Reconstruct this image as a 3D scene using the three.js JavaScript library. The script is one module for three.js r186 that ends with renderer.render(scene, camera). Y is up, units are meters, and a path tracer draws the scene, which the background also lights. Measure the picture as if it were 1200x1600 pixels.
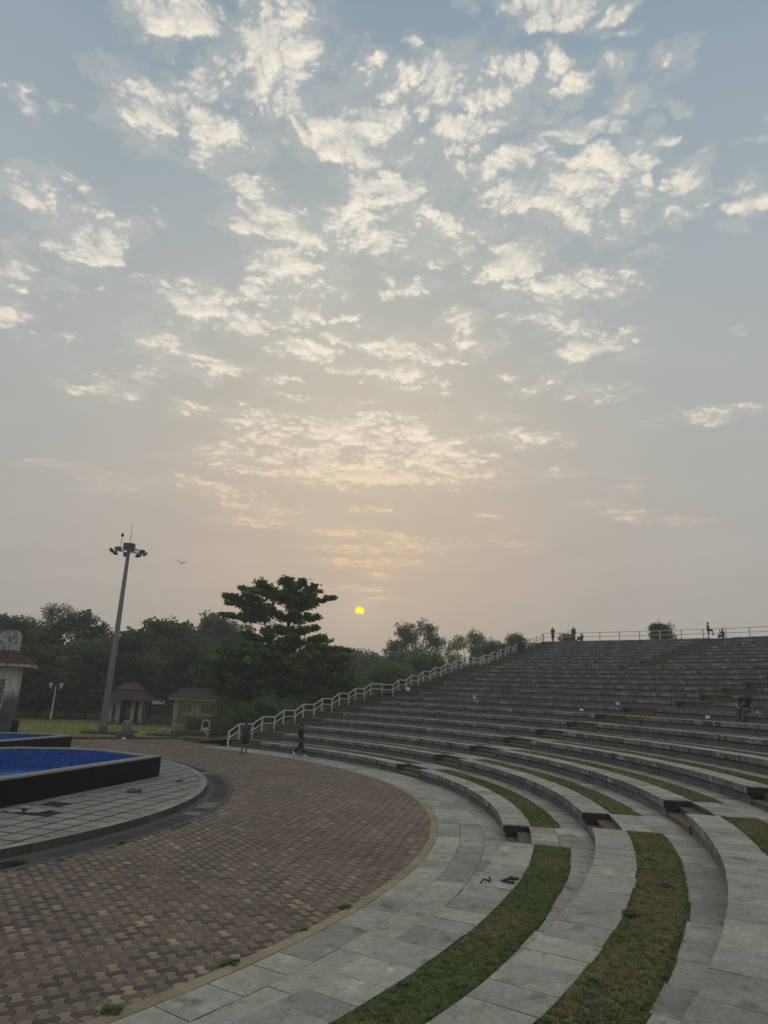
import * as THREE from 'three';
import { mergeGeometries } from 'three/addons/utils/BufferGeometryUtils.js';

// ---------------------------------------------------------------- camera, sky, sun, exposure
const DEG = Math.PI / 180;
const scene = new THREE.Scene();
const camera = new THREE.PerspectiveCamera(74.085, 0.75, 0.1, 3000);
camera.position.set(21.852, 3.538, 22.696);          // the origin is the centre of the round plaza
camera.rotation.order = 'YXZ';
camera.rotation.set(15.077 * DEG, 0, 2.585 * DEG);
scene.add(camera);
const renderer = new THREE.WebGLRenderer({ antialias: true });
renderer.toneMapping = THREE.LinearToneMapping;
renderer.toneMappingExposure = 1.12;
renderer.shadowMap.enabled = true;

const SUN_AZ = -1.667, SUN_EL = 6.673;                // degrees right of -z, above the horizon
const sunDir = new THREE.Vector3(Math.sin(SUN_AZ * DEG) * Math.cos(SUN_EL * DEG), Math.sin(SUN_EL * DEG), -Math.cos(SUN_AZ * DEG) * Math.cos(SUN_EL * DEG));
const sun = new THREE.DirectionalLight(new THREE.Color(1.0, 0.74, 0.46), 0.5);
sun.position.copy(sunDir).multiplyScalar(300);
sun.castShadow = true;
sun.shadow.radius = 20;
sun.shadow.mapSize.set(4096, 4096);
Object.assign(sun.shadow.camera, { left: -120, right: 120, top: 120, bottom: -120, near: 1, far: 700 });
scene.add(sun, sun.target);
scene.fog = new THREE.FogExp2(new THREE.Color(0.93, 0.94, 0.95), 0.0016);

// ---- random numbers and noise
function rng(seed) { let a = seed >>> 0; return () => { a = (a + 0x6D2B79F5) | 0; let t = Math.imul(a ^ (a >>> 15), 1 | a); t = (t + Math.imul(t ^ (t >>> 7), 61 | t)) ^ t; return ((t ^ (t >>> 14)) >>> 0) / 4294967296; }; }
const clamp = (x, a = 0, b = 1) => Math.min(b, Math.max(a, x));
const smooth = (a, b, x) => { const t = clamp((x - a) / (b - a)); return t * t * (3 - 2 * t); };
const lerp = (a, b, t) => a + (b - a) * t;
const PERM = new Uint8Array(512), GX = new Float32Array(256), GY = new Float32Array(256);
{ const r = rng(7); const p = [...Array(256).keys()]; for (let i = 255; i > 0; i--) { const j = Math.floor(r() * (i + 1)); [p[i], p[j]] = [p[j], p[i]]; }
  for (let i = 0; i < 512; i++) PERM[i] = p[i & 255]; for (let i = 0; i < 256; i++) { const a = r() * 2 * Math.PI; GX[i] = Math.cos(a); GY[i] = Math.sin(a); } }
function noise(x, y, per = 256) {                      // gradient noise, repeats every `per` cells, about -0.7 .. 0.7
  const xf = Math.floor(x), yf = Math.floor(y); const fx = x - xf, fy = y - yf;
  const x0 = ((xf % per) + per) % per, y0 = ((yf % per) + per) % per, x1 = (x0 + 1) % per, y1 = (y0 + 1) % per;
  const u = fx * fx * fx * (fx * (fx * 6 - 15) + 10), v = fy * fy * fy * (fy * (fy * 6 - 15) + 10);
  const a = PERM[PERM[x0 & 255] + (y0 & 255)], b = PERM[PERM[x1 & 255] + (y0 & 255)], c = PERM[PERM[x0 & 255] + (y1 & 255)], d = PERM[PERM[x1 & 255] + (y1 & 255)];
  const na = GX[a] * fx + GY[a] * fy, nb = GX[b] * (fx - 1) + GY[b] * fy, nc = GX[c] * fx + GY[c] * (fy - 1), nd = GX[d] * (fx - 1) + GY[d] * (fy - 1);
  return (na + (nb - na) * u) + ((nc + (nd - nc) * u) - (na + (nb - na) * u)) * v;
}
function fbm(x, y, oct, per = 256) { let s = 0, a = 1, n = 0; for (let i = 0; i < oct; i++) { s += a * noise(x + i * 17.3 * (per === 256), y + i * 9.1 * (per === 256), per); n += a; a *= 0.5; x *= 2; y *= 2; if (per !== 256) per *= 2; } return s / n; }
const lin = (c) => (c <= 0.04045 ? c / 12.92 : Math.pow((c + 0.055) / 1.055, 2.4));

// ---- the morning sky: hazy blue-grey air, altocumulus patches lit from the low sun, and the sun's own dim disc
// cloud patches, six numbers each: azimuth, elevation, half width, half height, tilt (degrees), thickness
const PATCHES = [
-24.08,48.00,2.54,1.46,21,1.00,  -13.53,47.96,3.61,3.33,12,1.00,  -12.04,45.06,2.51,1.38,11,1.00,  -25.00,42.28,2.64,1.94,10,0.95,  -22.41,43.74,1.73,1.54,18,0.85,
-20.02,45.27,2.26,1.21,27,0.85,  -17.23,42.18,2.73,1.55,4,0.95,  -18.55,41.08,1.59,1.16,15,0.80,  -4.53,48.45,1.62,0.83,26,0.85,  1.50,49.87,1.24,0.73,1,0.80,
3.99,48.20,2.79,1.52,19,0.92,  0.64,47.61,1.14,1.15,2,0.75,  11.33,47.82,1.86,1.43,-26,0.90,  4.72,46.84,2.06,1.17,24,0.85,  5.80,44.22,1.87,1.15,-2,0.95,
-3.43,44.47,3.76,2.45,15,1.00,  -6.95,43.59,2.36,1.65,7,0.90,  9.03,45.91,2.73,1.27,11,0.92,  1.46,45.46,1.40,1.61,1,0.80,  -5.52,42.44,3.11,0.93,1,0.90,
2.26,42.99,2.38,0.93,1,0.70,  14.71,51.14,3.43,0.97,-1,0.95,  7.27,51.91,0.94,0.41,-4,0.70,  22.18,50.10,1.69,0.55,5,0.75,  21.88,48.99,1.22,0.42,0,0.60,
15.62,48.24,1.12,1.03,-10,0.90,  17.06,46.64,1.82,0.83,5,0.95,  20.47,46.92,1.52,0.67,-33,0.75,  26.84,46.12,1.28,0.80,12,0.72,  19.03,43.87,2.54,0.87,-3,0.85,
23.22,44.46,1.68,0.77,-4,0.85,  15.04,43.51,1.36,0.57,-3,0.80,  14.48,45.10,1.12,0.40,22,0.60,  25.93,43.22,1.07,0.54,-26,0.70,  23.98,42.33,0.68,0.40,-14,0.50,
10.01,42.17,3.76,0.93,6,0.90,  13.77,42.52,1.38,0.62,-7,0.70,  -0.17,40.44,3.03,1.32,-8,0.95,  -3.10,40.88,1.94,0.87,4,0.85,  17.61,39.99,3.88,1.80,6,1.00,
21.71,40.47,2.28,1.33,8,0.95,  12.17,39.65,1.99,1.58,-5,0.85,  8.75,40.30,1.44,0.70,-3,0.65,  26.81,38.97,1.84,1.07,25,0.90,  23.62,38.44,0.96,0.76,17,0.75,
28.08,37.13,0.66,0.42,-15,0.70,  17.20,37.63,2.79,1.07,-16,0.90,  21.30,37.21,1.17,0.96,-1,0.90,  25.23,36.42,1.94,0.60,-5,0.75,  24.17,39.62,0.64,1.24,-14,0.50,
4.42,37.47,4.08,1.57,0,1.00,  0.05,36.95,2.76,1.40,2,0.90,  7.85,37.41,2.46,0.92,-2,0.85,  -4.47,38.33,1.98,1.27,5,0.92,  -3.68,36.44,2.76,1.12,-3,0.92,
-1.33,38.73,1.98,0.54,3,0.70,  -11.55,37.38,3.51,1.63,-9,0.98,  -14.80,38.71,2.13,0.88,-10,0.88,  -9.34,36.96,2.22,0.92,-7,0.90,  -12.73,39.25,1.67,0.53,0,0.70,
11.20,35.17,3.05,1.22,14,0.95,  8.79,34.57,1.50,0.67,7,0.85,  4.49,35.27,0.91,0.38,0,0.50,  -32.84,34.19,1.79,1.43,-7,0.85,  -29.76,33.65,2.59,1.78,-8,0.92,
-26.95,32.43,2.53,1.14,23,0.98,  -29.32,36.20,1.88,0.58,-9,0.60,  -26.56,34.35,1.74,0.95,-22,0.80,  -32.63,29.15,1.29,1.47,20,0.95,  -32.34,26.03,1.37,0.98,18,0.92,
-31.39,25.38,1.03,0.45,7,0.60,  -33.98,39.64,0.85,0.49,16,0.70,  -31.41,40.47,0.56,0.42,24,0.55,  -22.73,35.56,0.90,1.05,36,0.50,  -22.47,31.16,0.74,0.28,15,0.80,
-26.19,29.85,0.80,0.45,16,0.60,  -28.49,28.77,1.07,0.54,-3,0.60,  -29.42,28.51,0.85,0.40,18,0.40,  -29.92,28.60,0.76,0.36,18,0.40,  16.14,32.90,4.72,1.23,-2,1.00,
14.08,31.14,2.71,0.78,3,0.90,  16.87,29.70,2.19,0.68,-1,0.88,  18.18,28.10,2.99,0.88,0,0.95,  20.13,29.12,1.65,0.43,0,0.70,  14.69,32.55,2.93,0.96,-6,0.90,
6.43,30.73,1.85,1.00,-11,0.90,  7.06,28.96,1.97,0.91,-11,0.90,  6.01,27.85,0.83,0.41,0,0.70,  1.48,33.51,1.95,0.68,7,0.75,  9.99,29.39,0.71,0.30,-2,0.50,
-9.92,34.07,3.10,1.62,0,0.97,  -8.24,32.55,2.44,1.07,15,0.95,  -13.54,34.16,1.28,0.94,0,0.85,  -5.83,32.78,1.33,0.49,6,0.80,  -17.59,30.02,3.40,1.35,-3,1.00,
-13.82,29.64,3.00,0.98,-3,0.95,  -12.37,32.06,1.40,0.77,-1,0.85,  -16.03,31.02,1.96,0.96,11,0.85,  -11.70,31.41,1.26,0.68,9,0.70,  -8.34,30.57,2.31,0.79,7,0.92,
-9.71,29.42,1.79,0.50,7,0.80,  -5.42,29.37,0.94,0.56,10,0.90,  -3.83,30.60,1.14,0.50,19,0.90,  -7.78,27.84,3.12,0.71,4,0.95,  -9.89,25.56,1.35,0.46,7,0.80,
-10.73,28.03,1.03,0.50,8,0.70,  -0.99,28.58,2.89,0.92,-2,0.95,  2.93,27.93,2.10,1.44,-4,0.90,  -0.58,26.69,4.50,0.73,-1,0.98,  1.82,25.83,2.65,0.52,2,0.85,
4.76,25.89,0.90,0.52,15,0.85,  -9.19,24.23,2.09,0.31,2,0.70,  -2.78,24.06,2.13,0.32,4,0.60,  -20.66,26.73,2.28,1.70,-8,0.70,  -17.84,26.00,1.96,1.09,-4,0.62,
-15.27,25.39,2.11,0.81,12,0.88,  -24.11,22.31,2.85,0.78,7,0.72,  -25.15,22.59,1.36,0.58,13,0.50,  -17.33,22.25,1.49,0.66,9,0.68,  -27.34,25.27,0.70,0.28,15,0.70,
-21.57,24.06,2.37,0.49,7,0.45,  -11.79,21.95,3.11,1.15,12,0.70,  -9.97,20.56,3.67,1.58,6,0.72,  -2.62,21.41,6.44,2.13,-1,0.85,  3.18,20.58,4.83,2.41,-9,0.85,
-2.42,18.20,10.78,1.29,1,0.88,  5.51,18.74,4.28,1.29,6,0.78,  -7.03,19.23,3.72,1.60,0,0.74,  -13.69,19.10,3.07,0.73,7,0.70,  -11.90,17.71,3.12,0.74,0,0.66,
-0.97,23.10,3.21,0.74,-2,0.70,  -5.58,22.55,2.13,0.79,5,0.66,  9.42,22.98,1.57,0.63,-1,0.50,  12.49,21.23,2.88,0.73,-2,0.88,  13.39,25.44,2.28,0.71,12,0.72,
16.70,24.98,1.97,0.61,-5,0.66,  19.08,24.28,1.93,0.50,5,0.60,  10.28,26.34,1.55,0.41,-2,0.50,  10.56,23.22,2.08,0.42,-2,0.40,  27.19,21.92,1.83,0.58,-8,0.82,
29.76,22.27,1.25,0.37,-9,0.55,  23.81,21.83,1.37,0.39,-7,0.35,  -14.96,16.05,4.57,0.73,-1,0.55,  -11.61,14.81,4.16,0.74,-4,0.56,  -10.94,13.54,3.65,0.42,3,0.60,
-8.86,14.52,1.59,0.43,5,0.60,  -22.01,15.11,2.82,0.40,9,0.36,  -24.02,15.56,2.29,0.40,10,0.34,  -26.92,16.05,2.63,0.39,11,0.28,  -0.85,15.20,1.62,0.38,3,0.70,
8.78,15.02,1.06,0.21,0,0.66,  -3.24,13.13,3.23,0.49,0,0.68,  1.21,12.96,3.24,0.43,-3,0.62,  -2.06,11.84,4.85,0.43,1,0.66,  2.34,12.20,3.23,0.43,-1,0.60,
-1.99,10.66,3.77,0.48,1,0.66,  1.84,10.83,2.69,0.38,-1,0.56,  -0.30,9.67,2.42,0.38,-2,0.52,  -1.88,8.52,3.22,0.37,0,0.45,  0.33,7.83,2.14,0.32,3,0.40,
5.63,12.56,3.21,0.43,-4,0.42,  11.06,12.64,2.61,0.53,-10,0.36,  19.93,15.07,2.89,0.71,-18,0.42,  23.77,14.12,2.75,0.40,-3,0.30,  20.53,17.08,1.91,0.41,-4,0.30,
14.35,18.39,2.55,0.42,-2,0.30,  31.98,37.46,1.33,0.56,0,0.85,  31.26,35.76,1.20,0.83,8,0.85,  32.52,39.56,0.62,0.35,-20,0.70,  33.01,41.20,0.38,0.30,-21,0.45,
30.33,38.08,0.56,0.24,-17,0.40,  29.39,27.72,0.92,0.36,-12,0.40,  28.37,38.76,0.41,0.24,-16,0.30,  23.17,34.33,1.79,0.27,-1,0.30
];
function makeSky() {
  const W = 4096, H = 2048, data = new Float32Array(W * H * 4), nP = PATCHES.length / 6;
  const cosT = [], sinT = []; for (let i = 0; i < nP; i++) { cosT.push(Math.cos(PATCHES[i * 6 + 4] * DEG)); sinT.push(Math.sin(PATCHES[i * 6 + 4] * DEG)); }
  // air colour by elevation: away from the sun and towards it (sRGB)
  const rows = [[0, 161, 158, 152, 172, 162, 150], [5, 163, 160, 155, 180, 166, 151], [9, 165, 162, 158, 187, 169, 151], [15, 166, 165, 162, 192, 176, 156], [22, 165, 167, 166, 192, 181, 163], [30, 161, 167, 170, 181, 178, 170], [38, 152, 164, 170, 165, 171, 170], [45, 143, 157, 167, 150, 161, 167], [52, 131, 149, 163, 134, 150, 163], [70, 122, 142, 160, 123, 142, 160], [90, 118, 139, 158, 118, 139, 158]];
  const air = (el, toSun, out) => { let i = 0; while (i < rows.length - 2 && rows[i + 1][0] < el) i++; const a = rows[i], b = rows[i + 1], t = clamp((el - a[0]) / (b[0] - a[0])); for (let c = 0; c < 3; c++) out[c] = lin(lerp(lerp(a[1 + c], b[1 + c], t), lerp(a[4 + c], b[4 + c], t), toSun) / 255); };
  const col = [0, 0, 0], sx = Math.sin(SUN_AZ * DEG), sz = -Math.cos(SUN_AZ * DEG);
  const near = [];
  const density = (px, pz, tex, cover) => {            // billows on the cloud sheet
    const w1 = noise(px * 4.1 + 3, pz * 4.1), w2 = noise(px * 4.1, pz * 4.1 + 7);
    let x = px + 0.06 * w1, z = pz + 0.06 * w2, s = 0, fr = 7, am = 0.9;
    for (let o = 0; o < 7; o++) { const keep = clamp(1.6 - fr * tex * 1.5); if (keep <= 0) break; const n = noise(x * fr + o * 31.7, z * fr * 1.2 + o * 11.3); s += am * keep * (o < 1 || o > 4 ? n : (Math.abs(n) - 0.24) * 1.8); fr *= 2.03; am *= o < 2 ? 0.88 : 0.78; x += 0.25 / fr * n; }
    return cover + s * 0.75;
  };
  for (let j = 0; j < H; j++) {
    const el = ((j + 0.5) / H - 0.5) * 180;
    if (el < -1) { for (let i = 0; i < W; i++) { const k = (j * W + i) * 4; data[k] = 0.2; data[k + 1] = 0.2; data[k + 2] = 0.19; data[k + 3] = 1; } continue; }
    const y = Math.max(Math.sin(Math.max(el, 0.3) * DEG), 0.004), ce = Math.cos(el * DEG), yy = y + 0.02, tex = (1.53e-3) / (yy * Math.max(yy, 0.06));
    near.length = 0; for (let i = 0; i < nP; i++) if (Math.abs(el - PATCHES[i * 6 + 1]) < 1.7 * Math.max(PATCHES[i * 6 + 2], PATCHES[i * 6 + 3]) + 1) near.push(i);
    for (let i = 0; i < W; i++) {
      const ph = ((i + 0.5) / W - 0.5) * 2 * Math.PI, dx = Math.cos(ph) * ce, dz = Math.sin(ph) * ce;
      const az = Math.atan2(dx, -dz) / DEG, sunAng = Math.acos(clamp(dx * sunDir.x + y * sunDir.y + dz * sunDir.z, -1, 1)) / DEG;
      const dAz = Math.abs(az - SUN_AZ), side = Math.exp(-dAz * dAz / 380);
      air(el, side, col);
      const px = dx / yy, pz = dz / yy;
      const mott = 1 + 0.05 * noise(px * 1.3 + 40, pz * 1.3) * smooth(0, 14, el) + 0.02 * noise(px * 5, pz * 5 + 20);
      for (let c = 0; c < 3; c++) col[c] *= mott;
      // cover: the patches seen ahead, and patches of the same kind over the rest of the sky
      let cover = -1.6; const wa = 1.7 * noise(px * 9 + 5, pz * 9) + 1.1 * noise(px * 21, pz * 21 + 9) + 0.6 * noise(px * 50, pz * 50 + 4), we = (1.3 * noise(px * 9, pz * 9 + 31) + 0.9 * noise(px * 21 + 7, pz * 21) + 0.5 * noise(px * 50 + 9, pz * 50)) * clamp(yy * 1.7, 0.1, 1);
      for (const q of near) { const o = q * 6; let a = az - PATCHES[o]; if (a > 180) a -= 360; if (a < -180) a += 360; a = a * ce + wa; const e = el - PATCHES[o + 1] + we; const u = (a * cosT[q] + e * sinT[q]) / PATCHES[o + 2], v = (-a * sinT[q] + e * cosT[q]) / PATCHES[o + 3]; const r2 = u * u + v * v; if (r2 < 2.6) { const cv = PATCHES[o + 5] * 1.05 - 0.29 + 0.1 * smooth(24, 12, el) - 0.62 * r2; if (cv > cover) cover = cv; } }
      const out = Math.max(smooth(38, 46, Math.abs(az)), smooth(53, 60, el));
      if (out > 0) { const g = 1.5 * fbm(px * 1.1 + 11, pz * 1.1 + 5, 2) + 0.9 * noise(px * 3.3, pz * 3.3) - 0.05; const cv = lerp(-0.6, clamp(g, -1, 0.85) * smooth(8, 20, el) - 0.25 * (1 - smooth(8, 24, el)), out); if (cv > cover) cover = cv; }
      { const vf = clamp(1.5 - 60 * tex), veil = 0.26 * smooth(-1.0, 0.45, cover + 0.9 * noise(px * 13 + 2, pz * 13) + 0.6 * noise(px * 30, pz * 30 + 3) + vf * (0.5 * noise(px * 64, pz * 64 + 8) + 0.4 * noise(px * 130 + 4, pz * 130))); col[0] = lerp(col[0], 0.60, veil); col[1] = lerp(col[1], lerp(0.57, 0.50, smooth(25, 10, el)), veil); col[2] = lerp(col[2], lerp(0.49, 0.37, smooth(25, 10, el)), veil); }
      if (cover > -1.2) {
        const d0 = density(px, pz, tex, cover);
        if (d0 > -0.25) {
          const step = 0.016 + tex * 0.6, d1 = density(px + sx * -step, pz + sz * -step, tex, cover), d2 = density(px + sx * step * 1.5, pz + sz * step * 1.5, tex, cover);
          const alpha = smooth(-0.08, 0.5, d0) * 0.86, lit = clamp(0.56 + 0.62 * (d1 - d2) + 0.22 * d0, 0.1, 1.15);
          const warm = smooth(32, 12, el), low = smooth(24, 10, el);
          const hi = [lerp(0.84, 0.82, low), lerp(0.765, 0.545, low) - 0.02 * warm, lerp(0.65, 0.38, low) - 0.07 * warm];
          const strength = alpha * lerp(1, 0.8, smooth(20, 5, el));
          const back = side * 0.5 + 0.5;
          for (let c = 0; c < 3; c++) { const cc = lerp(col[c] * 1.06, hi[c] * lerp(0.9, 1.04, back), lit); col[c] = lerp(col[c], cc, strength); }
        }
      }
      const k = (j * W + i) * 4;
      // the sun low in the haze, its lower edge behind a bank of cloud
      const sa = (az - SUN_AZ) * ce, se = el - SUN_EL, disc = smooth(0.36, 0.27, Math.hypot(sa, se)) * smooth(-0.2, -0.08, se + 0.1 * noise(sa * 7, 3.3) + 0.12 * sa);
      const glow = 0.05 * Math.exp(-sunAng * sunAng / 3) + 0.05 * Math.exp(-sunAng / 9);
      col[0] += glow; col[1] += glow * 0.62; col[2] += glow * 0.3;
      data[k] = lerp(col[0], 2.6, disc); data[k + 1] = lerp(col[1], 1.38, disc); data[k + 2] = lerp(col[2], 0.0, disc); data[k + 3] = 1;
    }
  }
  const t = new THREE.DataTexture(data, W, H, THREE.RGBAFormat, THREE.FloatType);
  t.mapping = THREE.EquirectangularReflectionMapping; t.minFilter = t.magFilter = THREE.LinearFilter; t.colorSpace = THREE.LinearSRGBColorSpace; t.needsUpdate = true;
  return t;
}
const sky = makeSky();
scene.background = sky;
scene.environment = sky;

// ---------------------------------------------------------------- materials
// fn(u, v) -> [r, g, b] in sRGB 0..1 over one repeat; gnoise per axis repeats with the tile
function tex(size, metres, fn, colour = true) {
  const d = new Uint8Array(size * size * 4);
  for (let j = 0; j < size; j++) for (let i = 0; i < size; i++) { const c = fn(i / size, j / size); const k = (j * size + i) * 4; d[k] = clamp(c[0]) * 255; d[k + 1] = clamp(c[1]) * 255; d[k + 2] = clamp(c[2]) * 255; d[k + 3] = 255; }
  const t = new THREE.DataTexture(d, size, size, THREE.RGBAFormat); t.wrapS = t.wrapT = THREE.RepeatWrapping; t.magFilter = THREE.LinearFilter; t.minFilter = THREE.LinearFilter;
  if (colour) t.colorSpace = THREE.SRGBColorSpace; t.repeat.set(1 / metres, 1 / metres); t.needsUpdate = true; return t;
}
const pn = (u, v, f, o, s = 0) => fbm(u * f + s, v * f + s, o, f);    // repeating fractal noise
const grey = (g, t = [1, 1, 1]) => [g * t[0], g * t[1], g * t[2]];
const white = rng(99);
const speck = new Float32Array(1024 * 1024); for (let i = 0; i < speck.length; i++) speck[i] = white() - 0.5;
const sp = (u, v, n = 1024) => speck[((Math.floor(v * n) * 1024) + Math.floor(u * n)) % speck.length];

const T = {};
// granite slabs, rough sawn, grey with faint warm and dark blotches and rain stains
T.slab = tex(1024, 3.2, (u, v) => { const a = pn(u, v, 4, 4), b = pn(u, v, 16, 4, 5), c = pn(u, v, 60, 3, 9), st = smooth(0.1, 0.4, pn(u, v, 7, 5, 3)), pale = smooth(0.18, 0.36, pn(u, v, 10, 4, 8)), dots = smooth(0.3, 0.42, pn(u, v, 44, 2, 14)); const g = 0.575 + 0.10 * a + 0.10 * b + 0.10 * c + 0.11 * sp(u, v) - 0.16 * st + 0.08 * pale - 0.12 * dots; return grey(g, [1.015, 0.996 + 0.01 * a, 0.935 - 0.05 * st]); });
T.slabBump = tex(512, 1.3, (u, v) => grey(0.5 + 0.5 * pn(u, v, 24, 4) + 0.25 * sp(u, v, 512)), false);
// the seat risers: weathered granite with black algae runs and pale lime patches
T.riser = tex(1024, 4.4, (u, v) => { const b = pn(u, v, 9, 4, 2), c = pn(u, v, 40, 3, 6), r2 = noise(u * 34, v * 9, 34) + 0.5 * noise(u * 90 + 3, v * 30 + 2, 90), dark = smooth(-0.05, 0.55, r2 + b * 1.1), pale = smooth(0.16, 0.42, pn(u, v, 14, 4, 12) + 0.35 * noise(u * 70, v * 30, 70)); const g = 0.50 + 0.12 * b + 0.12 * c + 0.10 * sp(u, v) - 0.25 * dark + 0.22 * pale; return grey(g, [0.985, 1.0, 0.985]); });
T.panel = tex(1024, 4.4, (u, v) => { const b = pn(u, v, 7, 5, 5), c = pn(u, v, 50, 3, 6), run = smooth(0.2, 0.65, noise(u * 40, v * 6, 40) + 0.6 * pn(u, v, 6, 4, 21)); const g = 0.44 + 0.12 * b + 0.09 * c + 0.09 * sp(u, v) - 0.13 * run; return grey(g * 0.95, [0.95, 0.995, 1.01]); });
T.stair = tex(512, 2.6, (u, v) => { const b = pn(u, v, 8, 4, 2), c = pn(u, v, 40, 3, 6), moss = smooth(0.0, 0.35, pn(u, v, 10, 4, 15)); const g = 0.37 + 0.10 * b + 0.08 * c + 0.08 * sp(u, v, 512); return [g * lerp(1.05, 0.92, moss), g * lerp(0.93, 0.93, moss), g * lerp(0.79, 0.68, moss)]; });
T.kerb = tex(512, 2.2, (u, v) => { const b = pn(u, v, 8, 4, 4), c = pn(u, v, 50, 2, 1); const g = 0.56 + 0.09 * b + 0.07 * c + 0.08 * sp(u, v, 512); return grey(g, [1.05, 0.95, 0.78]); });
T.darkstone = tex(512, 2.2, (u, v) => { const b = pn(u, v, 8, 4, 4), c = pn(u, v, 40, 3, 1), pale = smooth(0.1, 0.4, pn(u, v, 14, 3, 7)); const g = 0.30 + 0.1 * b + 0.1 * c + 0.1 * sp(u, v, 512) + 0.12 * pale; return grey(g, [1.05, 1, 0.93]); });
T.paver = tex(512, 1.1, (u, v) => { const b = pn(u, v, 6, 4, 4), c = pn(u, v, 60, 2, 1); const g = 0.83 + 0.13 * b + 0.12 * c + 0.17 * sp(u, v, 512); return grey(g, [1, 0.985, 0.96]); });
T.terrace = tex(512, 2.6, (u, v) => { const b = pn(u, v, 6, 4, 4), c = pn(u, v, 60, 3, 1), st = smooth(0.12, 0.4, pn(u, v, 5, 4, 9)); const g = 0.55 + 0.09 * b + 0.09 * c + 0.12 * sp(u, v, 512) - 0.1 * st; return grey(g, [1, 0.99, 0.93]); });
T.black = tex(512, 3, (u, v) => { const b = pn(u, v, 5, 3, 4), run = smooth(0.1, 0.5, noise(u * 40, v * 3, 40) + pn(u, v, 6, 3, 2)); const g = 0.055 + 0.02 * b + 0.02 * sp(u, v, 512) + 0.03 * run; return grey(g, [0.95, 1, 1.0]); });
const mosaicR = rng(5), mosaicT = Array.from({ length: 64 * 64 }, () => mosaicR());
T.mosaic = tex(512, 2.56, (u, v) => { const i = Math.floor(u * 64), j = Math.floor(v * 64), fx = u * 64 - i, fy = v * 64 - j, m = mosaicT[j * 64 + i]; if (fx < 0.13 || fy < 0.13) return [0.08, 0.24, 0.5]; const pale = m > 0.9 ? 1 : 0; const lime = smooth(0.2, 0.45, pn(u, v, 5, 3, 3)) * 0.12; return [lerp(0.0 + 0.06 * m, 0.36, pale) + lime, lerp(0.25 + 0.22 * m, 0.62, pale) + lime, lerp(0.56 + 0.3 * m, 0.9, pale) + lime * 0.5]; });
T.plaster = tex(1024, 5.2, (u, v) => { const b = pn(u, v, 6, 4, 4), c = pn(u, v, 40, 3, 1), run = smooth(0.2, 0.6, noise(u * 30, v * 3, 30) + 0.7 * noise(u * 80, v * 6, 80) + pn(u, v, 5, 4, 2)); const g = 0.76 + 0.05 * b + 0.04 * c + 0.03 * sp(u, v) - 0.32 * run; return grey(g, [1, 0.99, 0.95]); });
T.rooftile = tex(512, 2.4, (u, v) => { const b = pn(u, v, 6, 4, 4), c = pn(u, v, 40, 3, 1), m = smooth(0.05, 0.35, pn(u, v, 9, 4, 9)); const g = 0.33 + 0.1 * b + 0.08 * c + 0.08 * sp(u, v, 512); return [lerp(g * 1.2, g * 0.75, m), lerp(g * 0.86, g * 0.76, m), lerp(g * 0.76, g * 0.72, m)]; });
T.soil = tex(1024, 5.3, (u, v) => { const a = pn(u, v, 5, 4, 3), b = pn(u, v, 40, 4, 4), dry = smooth(-0.05, 0.28, pn(u, v, 6, 4, 11)); const g = 0.30 + 0.08 * a + 0.14 * b + 0.1 * sp(u, v); return [lerp(g * 0.72, g * 1.12, dry), lerp(g * 0.86, g * 0.93, dry), lerp(g * 0.42, g * 0.62, dry)]; });
T.lawn = tex(1024, 11, (u, v) => { const a = pn(u, v, 6, 5, 3), b = pn(u, v, 60, 3, 4), dry = smooth(-0.2, 0.3, pn(u, v, 8, 5, 11)); const g = 0.46 + 0.08 * a + 0.1 * b + 0.08 * sp(u, v); return [lerp(g * 0.82, g * 1.08, dry), lerp(g * 0.92, g * 0.98, dry), lerp(g * 0.46, g * 0.6, dry)]; });
T.earth = tex(512, 6, (u, v) => { const a = pn(u, v, 5, 5, 3), b = pn(u, v, 40, 3, 4), gr = smooth(-0.1, 0.2, pn(u, v, 7, 5, 11)); const g = 0.30 + 0.1 * a + 0.1 * b + 0.08 * sp(u, v, 512); return [lerp(g * 1.1, g * 0.78, gr), lerp(g * 0.98, g * 0.92, gr), lerp(g * 0.72, g * 0.46, gr)]; });
T.bark = tex(512, 1.6, (u, v) => { const b = noise(u * 26, v * 5, 26) + pn(u, v, 10, 4, 3); const g = 0.27 + 0.12 * b + 0.08 * sp(u, v, 512); return grey(g, [1.05, 0.97, 0.85]); });
T.paint = tex(512, 1.5, (u, v) => { const rust = smooth(0.26, 0.42, pn(u, v, 12, 4, 5)), b = pn(u, v, 20, 3, 2); const g = 0.78 + 0.06 * b + 0.03 * sp(u, v, 512); return [lerp(g, 0.42, rust), lerp(g, 0.33, rust), lerp(g * 0.98, 0.26, rust)]; });
T.steel = tex(512, 2, (u, v) => { const b = pn(u, v, 8, 4, 5), st = smooth(0.1, 0.4, noise(u * 30, v * 4, 30) + b); const g = 0.48 + 0.08 * b - 0.1 * st + 0.04 * sp(u, v, 512); return grey(g, [0.94, 1, 1.05]); });

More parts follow.
